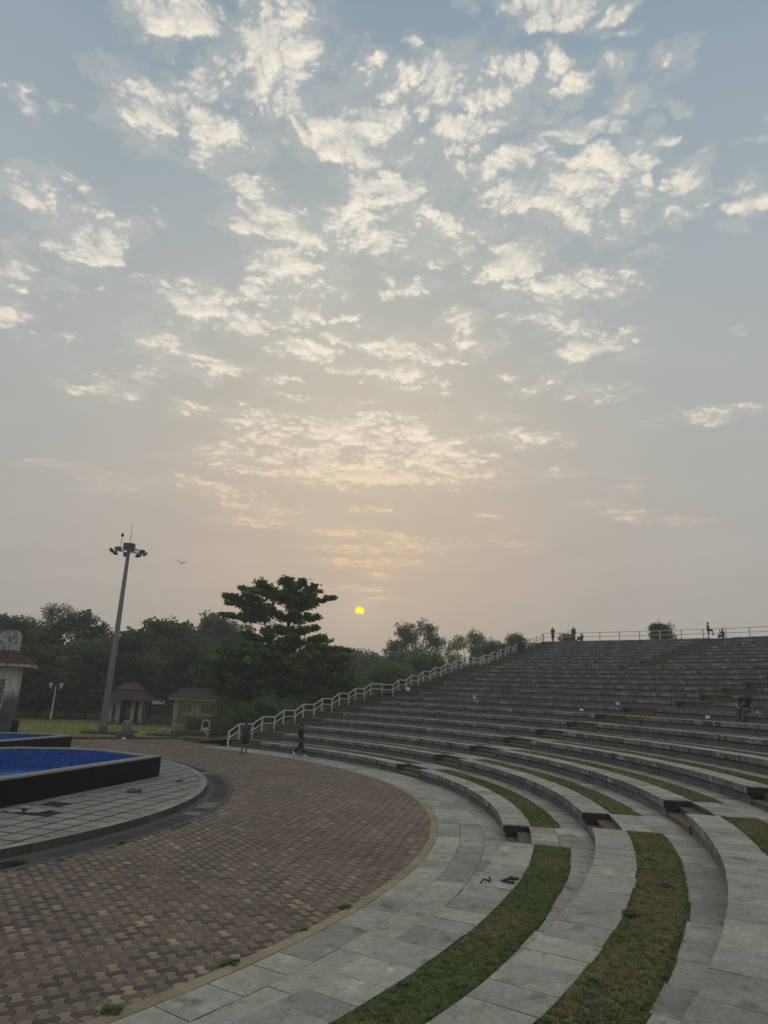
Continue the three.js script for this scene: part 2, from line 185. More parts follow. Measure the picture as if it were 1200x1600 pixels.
// kiosk wall: white above, black algae climbing the lower half in ragged tongues (one repeat is the wall's height)
T.grimewall = tex(1024, 4.25, (u, v) => { const b = pn(u, v, 6, 4, 4), c = pn(u, v, 60, 3, 1), line = 0.6 + 0.12 * pn(u, 0.3, 5, 3) + 0.10 * noise(u * 40, v * 4, 40) + 0.08 * noise(u * 110, v * 9, 110) + 0.06 * c, m = smooth(line + 0.1, line - 0.12, v), gap = smooth(0.15, 0.45, pn(u, v, 24, 4, 7)), top = smooth(0.25, 0.5, noise(u * 50, v * 2, 50) + b) * 0.1; const g = lerp(0.78 + 0.05 * b + 0.04 * c - top, 0.26 + 0.12 * c + 0.1 * b + 0.2 * gap, m * 0.92); return grey(g, [lerp(1, 0.95, m), lerp(0.99, 0.99, m), lerp(0.965, 1.06, m)]); });
T.stainblock = tex(512, 1.6, (u, v) => { const c = pn(u, v, 40, 3, 1), run = smooth(-0.05, 0.5, noise(u * 26, v * 3, 26) + 0.7 * noise(u * 60, v * 7, 60) + pn(u, v, 5, 4, 2)); const g = 0.74 + 0.06 * c + 0.05 * sp(u, v, 512) - 0.5 * run; return grey(g, [0.98, 0.99, 1]); });
const std = (o) => new THREE.MeshStandardMaterial({ roughness: 0.92, metalness: 0, ...o });
const tint = (r, g = r, b = r) => new THREE.Color().setRGB(r, g, b);
const M = {};
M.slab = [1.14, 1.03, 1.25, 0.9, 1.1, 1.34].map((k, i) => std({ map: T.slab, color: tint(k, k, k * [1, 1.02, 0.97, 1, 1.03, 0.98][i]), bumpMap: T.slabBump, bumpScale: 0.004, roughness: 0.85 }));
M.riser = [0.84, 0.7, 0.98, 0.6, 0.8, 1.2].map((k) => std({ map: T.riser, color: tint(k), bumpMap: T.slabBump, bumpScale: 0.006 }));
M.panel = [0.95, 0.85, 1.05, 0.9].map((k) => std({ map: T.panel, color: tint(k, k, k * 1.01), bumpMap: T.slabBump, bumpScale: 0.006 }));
M.stair = std({ map: T.stair, color: tint(0.95, 0.95, 0.97), bumpMap: T.slabBump, bumpScale: 0.006 });
M.core = std({ map: T.darkstone, color: tint(0.7) });
M.kerb = [1, 0.9, 1.1].map((k) => std({ map: T.kerb, color: tint(k) }));
M.terrace = [1, 0.92, 1.08, 0.85, 1.2].map((k) => std({ map: T.terrace, color: tint(k), bumpMap: T.slabBump, bumpScale: 0.004 }));
M.darkstone = [1, 1.2, 0.85].map((k) => std({ map: T.darkstone, color: tint(k), bumpMap: T.slabBump, bumpScale: 0.008 }));
M.grate = [0.5, 0.42, 0.6, 1.35].map((k) => std({ map: T.terrace, color: tint(k * 0.75) }));
M.black = new THREE.MeshPhysicalMaterial({ map: T.black, roughness: 0.55, specularIntensity: 0.3 });
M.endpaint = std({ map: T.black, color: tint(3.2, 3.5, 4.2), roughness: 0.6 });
M.mosaic = std({ map: T.mosaic, roughness: 0.35 });
M.joint = std({ map: T.darkstone, color: tint(0.12, 0.112, 0.1) });
M.soil = std({ map: T.soil, bumpMap: T.slabBump, bumpScale: 0.02 });
M.lawn = std({ map: T.lawn, color: tint(1.8, 1.75, 1.6) });
M.earth = std({ map: T.earth, color: tint(0.75) });
M.plaster = std({ map: T.plaster });
M.rooftile = std({ map: T.rooftile, color: tint(0.55, 0.66, 0.7) });
M.bark = std({ map: T.bark, color: tint(0.8) });
M.paint = std({ map: T.paint, roughness: 0.6 });
M.steel = std({ map: T.steel, roughness: 0.55, metalness: 0.2 });
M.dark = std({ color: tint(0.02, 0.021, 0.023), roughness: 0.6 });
M.bin = std({ color: tint(0.012), roughness: 0.5 });

// ---------------------------------------------------------------- building blocks
const taken = new Map();
function numbered(name) { const n = taken.get(name) || 0; taken.set(name, n + 1); return n ? name + '_' + String(n).padStart(3, '0') : name; }
function tag(o, label, category, group, kind) { if (label) o.userData.label = label; if (category) o.userData.category = category; if (group) o.userData.group = group; if (kind) o.userData.kind = kind; return o; }
function thing(name, label, category, group, [x, y, z] = [0, 0, 0], turn = 0) { const o = new THREE.Group(); o.name = numbered(name); o.position.set(x, y, z); o.rotation.y = turn; scene.add(o); return tag(o, label, category, group); }
function mesh(name, geo, mat, parent) { const m = new THREE.Mesh(geo, mat); m.name = parent === scene ? numbered(name) : name; parent.add(m); return m; }
const merge = (list) => mergeGeometries(list.map((g) => { const q = g.index ? g.toNonIndexed() : g; for (const k of Object.keys(q.attributes)) if (!['position', 'normal', 'uv', 'color'].includes(k)) q.deleteAttribute(k); q.clearGroups(); return q; }), false);

// flat-faced solid from quads: q(a, b, c, d, uv...) with normals from the winding
class Quads {
  constructor() { this.p = []; this.n = []; this.t = []; this.g = []; }
  quad(a, b, c, d, ua, ub, uc, ud, slot = 0) {
    const ux = b[0] - a[0], uy = b[1] - a[1], uz = b[2] - a[2], vx = d[0] - a[0], vy = d[1] - a[1], vz = d[2] - a[2];
    let nx = uy * vz - uz * vy, ny = uz * vx - ux * vz, nz = ux * vy - uy * vx; const l = Math.hypot(nx, ny, nz) || 1; nx /= l; ny /= l; nz /= l;
    for (const [q, w] of [[a, ua], [b, ub], [c, uc], [a, ua], [c, uc], [d, ud]]) { this.p.push(...q); this.n.push(nx, ny, nz); this.t.push(...w); }
    this.g.push(slot);
  }
  build(two = false) {
    const g = new THREE.BufferGeometry();
    if (two) {                                        // sort faces by material slot
      const P = [], N = [], U = []; let n0 = 0;
      for (const s of [0, 1]) { for (let i = 0; i < this.g.length; i++) if (this.g[i] === s) { for (let k = i * 18; k < i * 18 + 18; k++) { P.push(this.p[k]); N.push(this.n[k]); } for (let k = i * 12; k < i * 12 + 12; k++) U.push(this.t[k]); } if (s === 0) n0 = P.length / 3; }
      g.setAttribute('position', new THREE.Float32BufferAttribute(P, 3)); g.setAttribute('normal', new THREE.Float32BufferAttribute(N, 3)); g.setAttribute('uv', new THREE.Float32BufferAttribute(U, 2));
      g.addGroup(0, n0, 0); g.addGroup(n0, P.length / 3 - n0, 1); return g;
    }
    g.setAttribute('position', new THREE.Float32BufferAttribute(this.p, 3)); g.setAttribute('normal', new THREE.Float32BufferAttribute(this.n, 3)); g.setAttribute('uv', new THREE.Float32BufferAttribute(this.t, 2)); return g;
  }
}
// part of a ring: radii r0..r1, heights y0..y1, angles a0..a1 (radians from +x towards +z); slot 0 the top, slot 1 the sides
const uvr = rng(31);
function ringPart(q, r0, r1, y0, y1, a0, a1, o = {}) {
  const n = o.n || Math.max(1, Math.round((a1 - a0) * r1 / 1.3)), uo = o.uo ?? uvr() * 9, vo = o.vo ?? uvr() * 9, ta = o.tilt || 0, tr = o.tiltR || 0;
  const P = (r, y, a) => [r * Math.cos(a), y, r * Math.sin(a)];
  for (let i = 0; i < n; i++) {
    const a = lerp(a0, a1, i / n), b = lerp(a0, a1, (i + 1) / n), ua = a * r0 + uo, ub = b * r0 + uo;
    const h = (r, t) => y1 + ta * ((t - a0) / (a1 - a0) - 0.5) + (r === r0 ? -tr : tr);
    q.quad(P(r0, h(r0, a), a), P(r0, h(r0, b), b), P(r1, h(r1, b), b), P(r1, h(r1, a), a), [ua, r0 + vo], [ub, r0 + vo], [ub, r1 + vo], [ua, r1 + vo], 0);
    q.quad(P(r0, y0, a), P(r0, y0, b), P(r0, h(r0, b), b), P(r0, h(r0, a), a), [ua, y0 + vo], [ub, y0 + vo], [ub, y1 + vo], [ua, y1 + vo], 1);
    if (o.back !== false) q.quad(P(r1, y0, b), P(r1, y0, a), P(r1, h(r1, a), a), P(r1, h(r1, b), b), [ub, y0 + vo], [ua, y0 + vo], [ua, y1 + vo], [ub, y1 + vo], 1);
  }
  const h = (r, t) => y1 + ta * ((t - a0) / (a1 - a0) - 0.5) + (r === r0 ? -tr : tr);
  q.quad(P(r1, y0, a0), P(r0, y0, a0), P(r0, h(r0, a0), a0), P(r1, h(r1, a0), a0), [r1 + uo, y0 + vo], [r0 + uo, y0 + vo], [r0 + uo, y1 + vo], [r1 + uo, y1 + vo], 1);
  q.quad(P(r0, y0, a1), P(r1, y0, a1), P(r1, h(r1, a1), a1), P(r0, h(r0, a1), a1), [r0 + uo, y0 + vo], [r1 + uo, y0 + vo], [r1 + uo, y1 + vo], [r0 + uo, y1 + vo], 1);
  return q;
}
const ringGeo = (...a) => ringPart(new Quads(), ...a).build(true);
// box with uv in metres, between two corners
function boxGeo(x0, x1, y0, y1, z0, z1) {
  const q = new Quads(), o = uvr() * 5;
  q.quad([x0, y0, z1], [x1, y0, z1], [x1, y1, z1], [x0, y1, z1], [x0 + o, y0 + o], [x1 + o, y0 + o], [x1 + o, y1 + o], [x0 + o, y1 + o]);
  q.quad([x1, y0, z0], [x0, y0, z0], [x0, y1, z0], [x1, y1, z0], [x1 + o, y0], [x0 + o, y0], [x0 + o, y1], [x1 + o, y1]);
  q.quad([x1, y0, z1], [x1, y0, z0], [x1, y1, z0], [x1, y1, z1], [z1 + o, y0], [z0 + o, y0], [z0 + o, y1], [z1 + o, y1]);
  q.quad([x0, y0, z0], [x0, y0, z1], [x0, y1, z1], [x0, y1, z0], [z0, y0 + o], [z1, y0 + o], [z1, y1 + o], [z0, y1 + o]);
  q.quad([x0, y1, z1], [x1, y1, z1], [x1, y1, z0], [x0, y1, z0], [x0, z1 + o], [x1, z1 + o], [x1, z0 + o], [x0, z0 + o]);
  q.quad([x0, y0, z0], [x1, y0, z0], [x1, y0, z1], [x0, y0, z1], [x0, z0], [x1, z0], [x1, z1], [x0, z1]);
  return q.build();
}
// bar of square or round section between two points
function barGeo(a, b, r, sides = 4, r2 = r) {
  const A = new THREE.Vector3(...a), B = new THREE.Vector3(...b), L = A.distanceTo(B);
  const g = new THREE.CylinderGeometry(r2, r, L, sides, 1, false); if (sides === 4) g.rotateY(Math.PI / 4);
  g.applyQuaternion(new THREE.Quaternion().setFromUnitVectors(new THREE.Vector3(0, 1, 0), B.clone().sub(A).normalize()));
  g.translate((A.x + B.x) / 2, (A.y + B.y) / 2, (A.z + B.z) / 2); return sides === 4 ? g.toNonIndexed() : g;
}

// ---------------------------------------------------------------- the amphitheatre: 24 seating tiers round the plaza
const H1 = 0.4347, TREAD = 1.9897, RING1 = 25.647;
const tierY = (k) => (k <= 8 ? k * H1 : 8 * H1 + (k - 8) * 0.46);
const tierR = (k) => RING1 + (k - 1) * TREAD + (k < 9 ? 0 : k < 16 ? 2 : 4);
const SEAT = 0.607, GRASS = 1.397, CAP = 0.175, NT = 24;
const END = -54.2 * DEG;                              // the tiers end here, at the stair with the handrail
const railAngle = (r) => END - Math.asin(2.7 / r);
const AISLES = [[10.7, 1, 24, 1.14], [-23.5, 1, 24, 1.16], [-40.3, 16, 24, 1.3]];
const reach = (k) => [0, 52, 52, 52, 40, 24, 16, 11, 8, 4, 3, 2, 1, 0, -1, -2, -4, -5, -6, -7, -8, -9, -10, -11, -12][k] * DEG;   // how far round the single stones are laid
const ORD = ['', 'first', 'second', 'third', 'fourth', 'fifth', 'sixth', 'seventh', 'eighth', 'ninth', 'tenth', 'eleventh', 'twelfth', 'thirteenth', 'fourteenth', 'fifteenth', 'sixteenth', 'seventeenth', 'eighteenth', 'nineteenth', 'twentieth', 'twenty-first', 'twenty-second', 'twenty-third', 'top'];
const R3 = rng(303), pick = (list, r = R3) => list[Math.floor(r() * list.length)];
function cuts(k, r) {                                 // stretches of seat between the aisles, as [from, to, ends at an aisle]
  const gaps = AISLES.filter((a) => k >= a[1] && k <= a[2]).map(([c, , , w]) => [c * DEG - Math.asin(w / r), c * DEG + Math.asin(w / r)]).sort((a, b) => a[0] - b[0]);
  const out = []; let from = END;
  for (const [a, b] of gaps) { if (a > from) out.push([from, a]); from = b; }
  out.push([from, 100 * DEG]); return { runs: out, gaps };
}
function lay(from, to, r, lo, hi, fn) {               // stones of uneven length along an arc, with open joints
  let a = from; const L = (x) => x / r;
  while (a < to - 1e-6) { let w = L(lerp(lo, hi, R3())); if (a + w > to - L(lo * 0.6)) w = to - a; const gap = L(0.004 + 0.006 * R3()); fn(a + gap / 2, a + w - gap / 2); a += w; }
}
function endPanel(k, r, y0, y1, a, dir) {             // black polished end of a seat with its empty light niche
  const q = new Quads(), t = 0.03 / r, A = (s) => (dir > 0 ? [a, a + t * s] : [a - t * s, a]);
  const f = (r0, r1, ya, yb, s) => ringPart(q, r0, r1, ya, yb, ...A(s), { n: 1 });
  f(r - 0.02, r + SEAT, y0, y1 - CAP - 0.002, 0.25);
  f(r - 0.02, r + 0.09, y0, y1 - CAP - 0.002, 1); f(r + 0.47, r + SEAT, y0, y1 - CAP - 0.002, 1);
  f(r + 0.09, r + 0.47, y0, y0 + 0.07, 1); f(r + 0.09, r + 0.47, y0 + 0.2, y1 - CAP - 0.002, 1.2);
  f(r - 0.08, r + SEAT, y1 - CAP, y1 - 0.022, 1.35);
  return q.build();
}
const tiers = [];
for (let k = 1; k <= NT; k++) {
  const r = tierR(k), y = tierY(k), yb = k > 1 ? tierY(k - 1) : 0, rn = k < NT ? tierR(k + 1) : r + 3.6, aMax = reach(k), detail = k <= 10;
  const t = thing('seating_tier', k === NT ? 'top stone seating tier, just below the railing and the people standing on it' : `stone seating tier, ${ORD[k]} step up from the paved plaza`, 'seating tier', 'curved stone seating tiers of the amphitheatre');
  tiers.push(t);
  const { runs, gaps } = cuts(k, r);
  // solid body behind the facing stones
  { const q = new Quads();
    for (const [a, b] of runs) ringPart(q, r + 0.05, rn + 0.06, yb - 0.35, y - 0.05, a, b, { n: Math.ceil((b - a) * r / 1.0) });
    for (const [a, b] of [...gaps, [railAngle(r), END]]) ringPart(q, r + SEAT - 0.02, rn + 0.06, yb - 0.35, y - 0.05, a, b, { n: 3 });
    mesh('core', q.build(), M.core, t); }
  const seats = [], panels = [], paths = [];
  runs.forEach(([a, b]) => {
    const to = Math.min(b, aMax); if (to <= a) return;
    lay(a, to, r, 0.42, 0.78, (p, s) => { const q = ringPart(new Quads(), r - 0.085 - 0.014 * R3(), r + SEAT + 0.03 * R3(), y - CAP, y + 0.003 * R3(), p, s, { n: 1, tilt: 0.006 * (R3() - 0.5), tiltR: 0.003 * (R3() - 0.5) }); seats.push(q); });
    lay(a, to, r, 0.5, 0.95, (p, s) => { const o = 0.01 * R3(); panels.push(ringPart(new Quads(), r + o, r + 0.08, yb - 0.02, y - CAP - 0.045, p, s, { n: 1, back: false })); });
    if (k < NT) lay(a, to, r + GRASS, 0.55, 1.0, (p, s) => paths.push(ringPart(new Quads(), r + GRASS + 0.05 * (R3() - 0.5), rn + 0.02, y - 0.08, y - 0.004 + 0.004 * R3(), p, s, { n: 1, tilt: 0.006 * (R3() - 0.5), back: false })));
  });
  if (detail) {
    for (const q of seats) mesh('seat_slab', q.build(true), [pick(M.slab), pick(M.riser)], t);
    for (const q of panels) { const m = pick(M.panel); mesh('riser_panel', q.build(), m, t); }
  } else {
    for (const [name, list, ms] of [['seat_course', seats, M.riser], ['riser_course', panels, M.panel]]) {
      ms.forEach((m, i) => { const part = list.filter((_, j) => (j * 7 + k) % ms.length === i).map((q) => q.build()); if (part.length) tag(mesh(name, merge(part), m, t), null, null, null, 'stuff'); });
    }
  }
  if (k <= 6) for (const q of paths) mesh('path_slab', q.build(true), [pick(M.slab), pick(M.riser)], t);
  else if (paths.length) tag(mesh('path_course', merge(paths.map((q) => q.build())), M.slab[1], t), null, null, null, 'stuff');
  // earth bed for the grass
  for (const [a, b] of runs) mesh('earth_bed', ringPart(new Quads(), r + SEAT - 0.02, r + GRASS + 0.06, y - 0.09, y - 0.022, a, b, { n: Math.ceil((b - a) * r / 0.8), uo: 0, vo: 0 }).build(), M.soil, t);
  // aisle stairs: two steps cut into the seat, then a landing
  const stairs = [...gaps.map((g) => [g[0], g[1], true]), [railAngle(r), END, false]];
  for (const [a, b, panelled] of stairs) {
    if (a > aMax) continue;
    const h = (y - yb) / 3, g = 0.004 / r;
    const flight = new THREE.Group(); flight.name = 'stair_flight'; t.add(flight);
    for (let s = 0; s < 2; s++) { mesh('step', ringGeo(r + 0.3 * s, r + 0.3 * (s + 1) + 0.02, yb - 0.02, yb + h * (s + 1) - 0.035, a + g, b - g, { n: 2 }), [M.stair, M.stair], flight); mesh('tread', ringGeo(r + 0.3 * s - 0.03, r + 0.3 * (s + 1) + 0.004, yb + h * (s + 1) - 0.035, yb + h * (s + 1), a + g, b - g, { n: 2 }), [M.stair, M.stair], flight); }
    if (detail) { let n = 0; for (const [ra, rb] of [[r + SEAT - 0.04, r + SEAT + (rn - r - SEAT) * 0.42], [r + SEAT + (rn - r - SEAT) * 0.42 + 0.01, rn + 0.02]]) lay(a, b, r, 0.6, 0.95, (p, s) => mesh('landing_slab', ringGeo(ra, rb, y - 0.045, y - 0.003 + 0.004 * R3(), p, s, { n: 1, tilt: 0.008 * (R3() - 0.5) }), [panelled ? pick(M.slab) : M.stair, M.stair], t)); }
    else mesh('landing', ringGeo(r + SEAT - 0.04, rn + 0.02, y - 0.048, y - 0.003, a + g, b - g, { n: 2 }), [M.stair, M.stair], t);
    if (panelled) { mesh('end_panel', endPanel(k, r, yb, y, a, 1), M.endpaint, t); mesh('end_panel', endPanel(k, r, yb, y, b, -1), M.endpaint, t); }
  }
}

// ---- earth bank that carries the tiers, beside the end stair and behind the top
{
  const g = new Quads(), yAt = (r) => { let k = 0; while (k < NT && tierR(k + 1) < r + 0.3) k++; return k ? lerp(tierY(k), k < NT ? tierY(k + 1) : tierY(k), clamp((r - tierR(k)) / 2)) - 0.12 : -0.03; };
  const NR = 60, NS = 18, P = [];
  for (let i = 0; i <= NR; i++) { const r = lerp(25.9, 84, i / NR), row = []; const a0 = railAngle(r) + 0.2 / r, y0 = yAt(Math.min(r, 79)) * (r > 79 ? 1 - (r - 79) / 12 : 1); const dx = Math.sin(a0), dz = -Math.cos(a0); for (let j = 0; j <= NS; j++) { const s = (j / NS) * (4 + y0 * 2.1), f = 1 - smooth(0, 1, j / NS); const n = j ? 0.18 * noise(r * 0.5, s * 0.5 + 3) : -0.1; row.push([r * Math.cos(a0) + dx * s, Math.max(-0.06, y0 * f + n * Math.min(1, y0)), r * Math.sin(a0) + dz * s]); } P.push(row); }
  for (let i = 0; i < NR; i++) for (let j = 0; j < NS; j++) { const a = P[i][j], b = P[i + 1][j], c = P[i + 1][j + 1], d = P[i][j + 1]; g.quad(a, d, c, b, [a[0], a[2]], [d[0], d[2]], [c[0], c[2]], [b[0], b[2]]); }
  const q2 = []; const top = tierY(NT) - 0.06;
  for (let i = 0; i < 60; i++) { const a = lerp(-55.9 * DEG, 100 * DEG, i / 60), b = lerp(-55.9 * DEG, 100 * DEG, (i + 1) / 60), c = (r, t, y) => [r * Math.cos(t), y, r * Math.sin(t)]; g.quad(c(79, a, top), c(79, b, top), c(98, b, -0.06), c(98, a, -0.06), [a * 80, 0], [b * 80, 0], [b * 80, 21], [a * 80, 21]); }
  const bank = mesh('earth_bank', g.build(), M.earth, scene); tag(bank, null, null, null, 'structure');
}

// ---- white handrail down the end stair and the railing along the top
{
  const t = thing('stair_handrail', 'white painted handrail climbing the end stair beside the bushes', 'handrail');
  const at = (r, y) => { const a = railAngle(r) + 0.12 / r; return [r * Math.cos(a), y, r * Math.sin(a)]; };
  let prev = null;
  const stops = []; for (let k = 1; k <= NT; k++) { stops.push([tierR(k) - 0.12, k > 1 ? tierY(k - 1) : 0]); stops.push([tierR(k) + 0.72, tierY(k)]); if (k === 8 || k === 15) stops.push([tierR(k) + 2.3, tierY(k)]); }
  for (const [r, y] of stops) {
    const b = at(r, y - 0.03), c = at(r, y + 0.93);
    mesh('post', barGeo(b, c, 0.068, 4), M.paint, t);
    if (prev) { for (const h of [0.9, 0.5]) { const p = at(prev[0], prev[1] + h), q = at(r, y + h); mesh('rail', barGeo(p, q, h > 0.6 ? 0.042 : 0.034, 4), M.paint, t); } }
    prev = [r, y];
  }
  const s = thing('top_railing', 'pipe railing along the crest of the seating against the sky', 'railing');
  const R = tierR(NT) + 1.25, Y = tierY(NT), da = 2.38 / R; let last = null;
  for (let a = -56.2 * DEG; a < -10 * DEG; a += da) {
    const p = (h) => [R * Math.cos(a), Y + h, R * Math.sin(a)];
    mesh('post', barGeo(p(-0.05), p(1.12), 0.062, 4), M.paint, s);
    if (last) for (const h of [1.08, 0.6]) mesh('rail', barGeo([R * Math.cos(last), Y + h, R * Math.sin(last)], p(h), 0.032, 6), M.paint, s);
    last = a;
  }
}

// ---------------------------------------------------------------- ground, plaza, walkway, round terrace and pools
{
  const g = new THREE.RingGeometry(17.2, 750, 128, 1).rotateX(-Math.PI / 2); const p = g.attributes.position, u = g.attributes.uv; for (let i = 0; i < p.count; i++) u.setXY(i, p.getX(i), p.getZ(i));
  g.translate(0, -0.07, 0); tag(mesh('ground', g, M.earth, scene), null, null, null, 'structure');
  const s = new THREE.Shape([[-60, 0], [-17.3, 0], [-16.5, -5], [-14, -10], [-8, -14.6], [3.0, -22.2], [5.7, -24.4], [8.3, -26.1], [9.7, -25.9], [11.2, -24.9], [12.2, -25.6], [13.2, -29], [12, -36], [9, -40], [3, -44.5], [-6, -45.5], [-22, -42], [-40, -34], [-60, -22]].map(([x, z]) => new THREE.Vector2(x, -z)));
  const l = new THREE.ShapeGeometry(s).rotateX(-Math.PI / 2).translate(0, -0.035, 0); tag(mesh('lawn', l, M.lawn, scene), null, null, null, 'structure');
}
// edge of the paving on the far side, towards the lawn
const LAWN_EDGE = [[-30, 0], [-8, -14.6], [3.0, -22.2], [5.7, -24.4], [8.3, -26.1], [9.7, -25.9], [11.2, -24.9], [12.1, -24.2]];
const KERB_R = 23.645, WALK_R = 23.85;
function onPaving(x, z) {
  const r = Math.hypot(x, z), a = Math.atan2(z, x); if (r < 17.25) return false;
  if (a > -60.5 * DEG && a < 60 * DEG) return r < KERB_R + 0.1;
  if (a > 60 * DEG) return false;
  for (let i = 0; i < LAWN_EDGE.length - 1; i++) { const [x0, z0] = LAWN_EDGE[i], [x1, z1] = LAWN_EDGE[i + 1]; if (x >= x0 && x < x1) return z > lerp(z0, z1, (x - x0) / (x1 - x0)) - 0.02; }
  return r < 25;
}
{
  const plaza = new THREE.Group(); plaza.name = 'plaza'; plaza.userData.kind = 'structure'; scene.add(plaza);
  // bedding under the paving stones
  const q = new Quads(); const flat = (a, b, c, d) => q.quad(a, b, c, d, [a[0], a[2]], [b[0], b[2]], [c[0], c[2]], [d[0], d[2]]);
  for (let i = 0; i < 120; i++) { const a = lerp(-181 * DEG, 60 * DEG, i / 120), b = lerp(-181 * DEG, 60 * DEG, (i + 1) / 120); const P = (r, t) => [r * Math.cos(t), 0.003, r * Math.sin(t)]; flat(P(WALK_R - 0.05, a), P(17.2, a), P(17.2, b), P(WALK_R - 0.05, b)); }
  const wedge = (pts) => { const s = new THREE.Shape(pts.map(([x, z]) => new THREE.Vector2(x, -z))); return new THREE.ShapeGeometry(s).rotateX(-Math.PI / 2).translate(0, -0.001, 0); };
  const bed = merge([q.build(), wedge([[-8, -14.6], [3.0, -22.2], [5.7, -24.4], [8.3, -26.1], [9.7, -25.9], [11.2, -24.9], [12.3, -24.2], [12.3, -19], [9, -14], [0, -17]])]);
  mesh('bedding', bed, M.joint, plaza);
  // dumbbell-shaped interlocking stones, every second one turned
  const S = 0.192, A1 = -33.7 * DEG, N = 5, pts = [];
  const e = (t) => 0.225 * S * Math.cos(Math.PI * t);
  for (let s = 0; s < 4; s++) for (let i = 0; i < N; i++) { const t = i / N - 0.5, off = (s % 2 ? -1 : 1) * e(t); const x = S / 2 + off, z = t * S; const c = [[x, z], [-z, x], [-x, -z], [z, -x]][s]; pts.push(c); }
  const inset = (k) => pts.map(([x, z]) => { const l = Math.hypot(x, z); return [x * (1 - k / l), z * (1 - k / l)]; });
  const top = inset(0.0072), low = inset(0.005);
  const gq = new Quads(); const pos = [], nor = [], uv = [];
  const tri = (a, b, c, n) => { for (const v of [a, b, c]) { pos.push(...v); nor.push(...n(v)); uv.push(v[0], v[2]); } };
  for (let i = 0; i < top.length; i++) { const j = (i + 1) % top.length, a = top[i], b = top[j], c = low[i], d = low[j]; const up = () => [0, 1, 0], out = (v) => { const l = Math.hypot(v[0], v[2]) || 1; return [v[0] / l * 0.8, 0.6, v[2] / l * 0.8]; }; tri([0, 0.0, 0], [b[0], 0, b[1]], [a[0], 0, a[1]], up); tri([a[0], 0, a[1]], [b[0], 0, b[1]], [d[0], -0.009, d[1]], out); tri([a[0], 0, a[1]], [d[0], -0.009, d[1]], [c[0], -0.009, c[1]], out); }
  const paver = new THREE.BufferGeometry(); paver.setAttribute('position', new THREE.Float32BufferAttribute(pos, 3)); paver.setAttribute('normal', new THREE.Float32BufferAttribute(nor, 3)); paver.setAttribute('uv', new THREE.Float32BufferAttribute(uv, 2));
  const r = rng(41), c1 = Math.cos(A1), s1 = Math.sin(A1), list = [];
  for (let i = -190; i <= 190; i++) for (let j = -190; j <= 190; j++) {
    const x = (i * c1 - j * s1) * S, z = (i * s1 + j * c1) * S; if (!onPaving(x, z)) continue;
    const bone = (i + j) % 2 === 0; const n = 0.5 + 0.9 * noise(x * 0.35 + 9, z * 0.35) + 0.3 * noise(x * 1.1, z * 1.1), v = r();
    list.push({ x, z, bone, turn: -A1 + (bone ? 0 : Math.PI / 2), dy: 0.010 + 0.005 * (r() - 0.5), tx: 0.014 * (r() - 0.5), tz: 0.014 * (r() - 0.5), kind: bone ? (v < 0.42 + 0.4 * (n - 0.5) ? 0 : v < 0.72 ? 1 : 2) : (v < 0.45 ? 3 : v < 0.86 ? 4 : v < 0.95 ? 5 : 6), sh: (0.86 + 0.28 * r()) * (1 + 0.5 * fbm(x * 0.28 + 4, z * 0.28 + 9, 4)) });
  }
  const KC = [[0.126, 0.106, 0.094], [0.215, 0.156, 0.134], [0.255, 0.17, 0.145], [0.275, 0.22, 0.178], [0.33, 0.264, 0.206], [0.4, 0.325, 0.235], [0.49, 0.4, 0.27]];
  camera.updateMatrixWorld(); const v3 = new THREE.Vector3(); camera.updateProjectionMatrix(); const VP = new THREE.Matrix4().multiplyMatrices(camera.projectionMatrix, camera.matrixWorldInverse.copy(camera.matrixWorld).invert());
  for (const p of list) { v3.set(p.x, 0, p.z); p.d = v3.distanceTo(camera.position); v3.applyMatrix4(VP); p.seen = Math.abs(v3.x) < 1.02 && Math.abs(v3.y) < 1.02 && p.d > 2 && v3.z < 1; }
  const near = list.filter((p) => p.seen).sort((a, b) => a.d - b.d).slice(0, 300), set = new Set(near);
  const pm = []; for (const c of KC) for (const k of [0.9, 1, 1.12]) pm.push(std({ map: T.paver, color: tint(c[0] * k, c[1] * k, c[2] * k), roughness: 0.88 }));
  const eul = new THREE.Euler(), mat = new THREE.Matrix4(), qt = new THREE.Quaternion(), one = new THREE.Vector3(1, 1, 1);
  for (const p of near) { const m = mesh('paver', paver, pm[p.kind * 3 + (p.sh < 0.95 ? 0 : p.sh < 1.05 ? 1 : 2)], plaza); m.position.set(p.x, p.dy, p.z); m.rotation.set(p.tx, p.turn, p.tz, 'XYZ'); }
  const rest = list.filter((p) => !set.has(p)), inst = new THREE.InstancedMesh(paver, std({ map: T.paver, roughness: 0.88 }), rest.length); inst.name = 'paver_field'; inst.userData.kind = 'stuff';
  const col = new THREE.Color();
  rest.forEach((p, i) => { eul.set(p.tx, p.turn, p.tz, 'XYZ'); qt.setFromEuler(eul); mat.compose(v3.set(p.x, p.dy, p.z), qt, one); inst.setMatrixAt(i, mat); const c = KC[p.kind]; col.setRGB(c[0] * p.sh, c[1] * p.sh, c[2] * p.sh); inst.setColorAt(i, col); });
  plaza.add(inst); console.log('pavers', list.length);
  // buff edging strip
  const R4 = rng(77);
  for (let a = -61 * DEG; a < 56 * DEG;) { const w = (0.55 + 0.7 * R4()) / KERB_R; mesh('edging_stone', ringGeo(KERB_R + 0.008 * R4(), WALK_R, -0.08, 0.016 + 0.005 * R4(), a, a + w - 0.006 / KERB_R, { n: 1 }), [pick(M.kerb, R4), pick(M.kerb, R4)], plaza); a += w; }
}
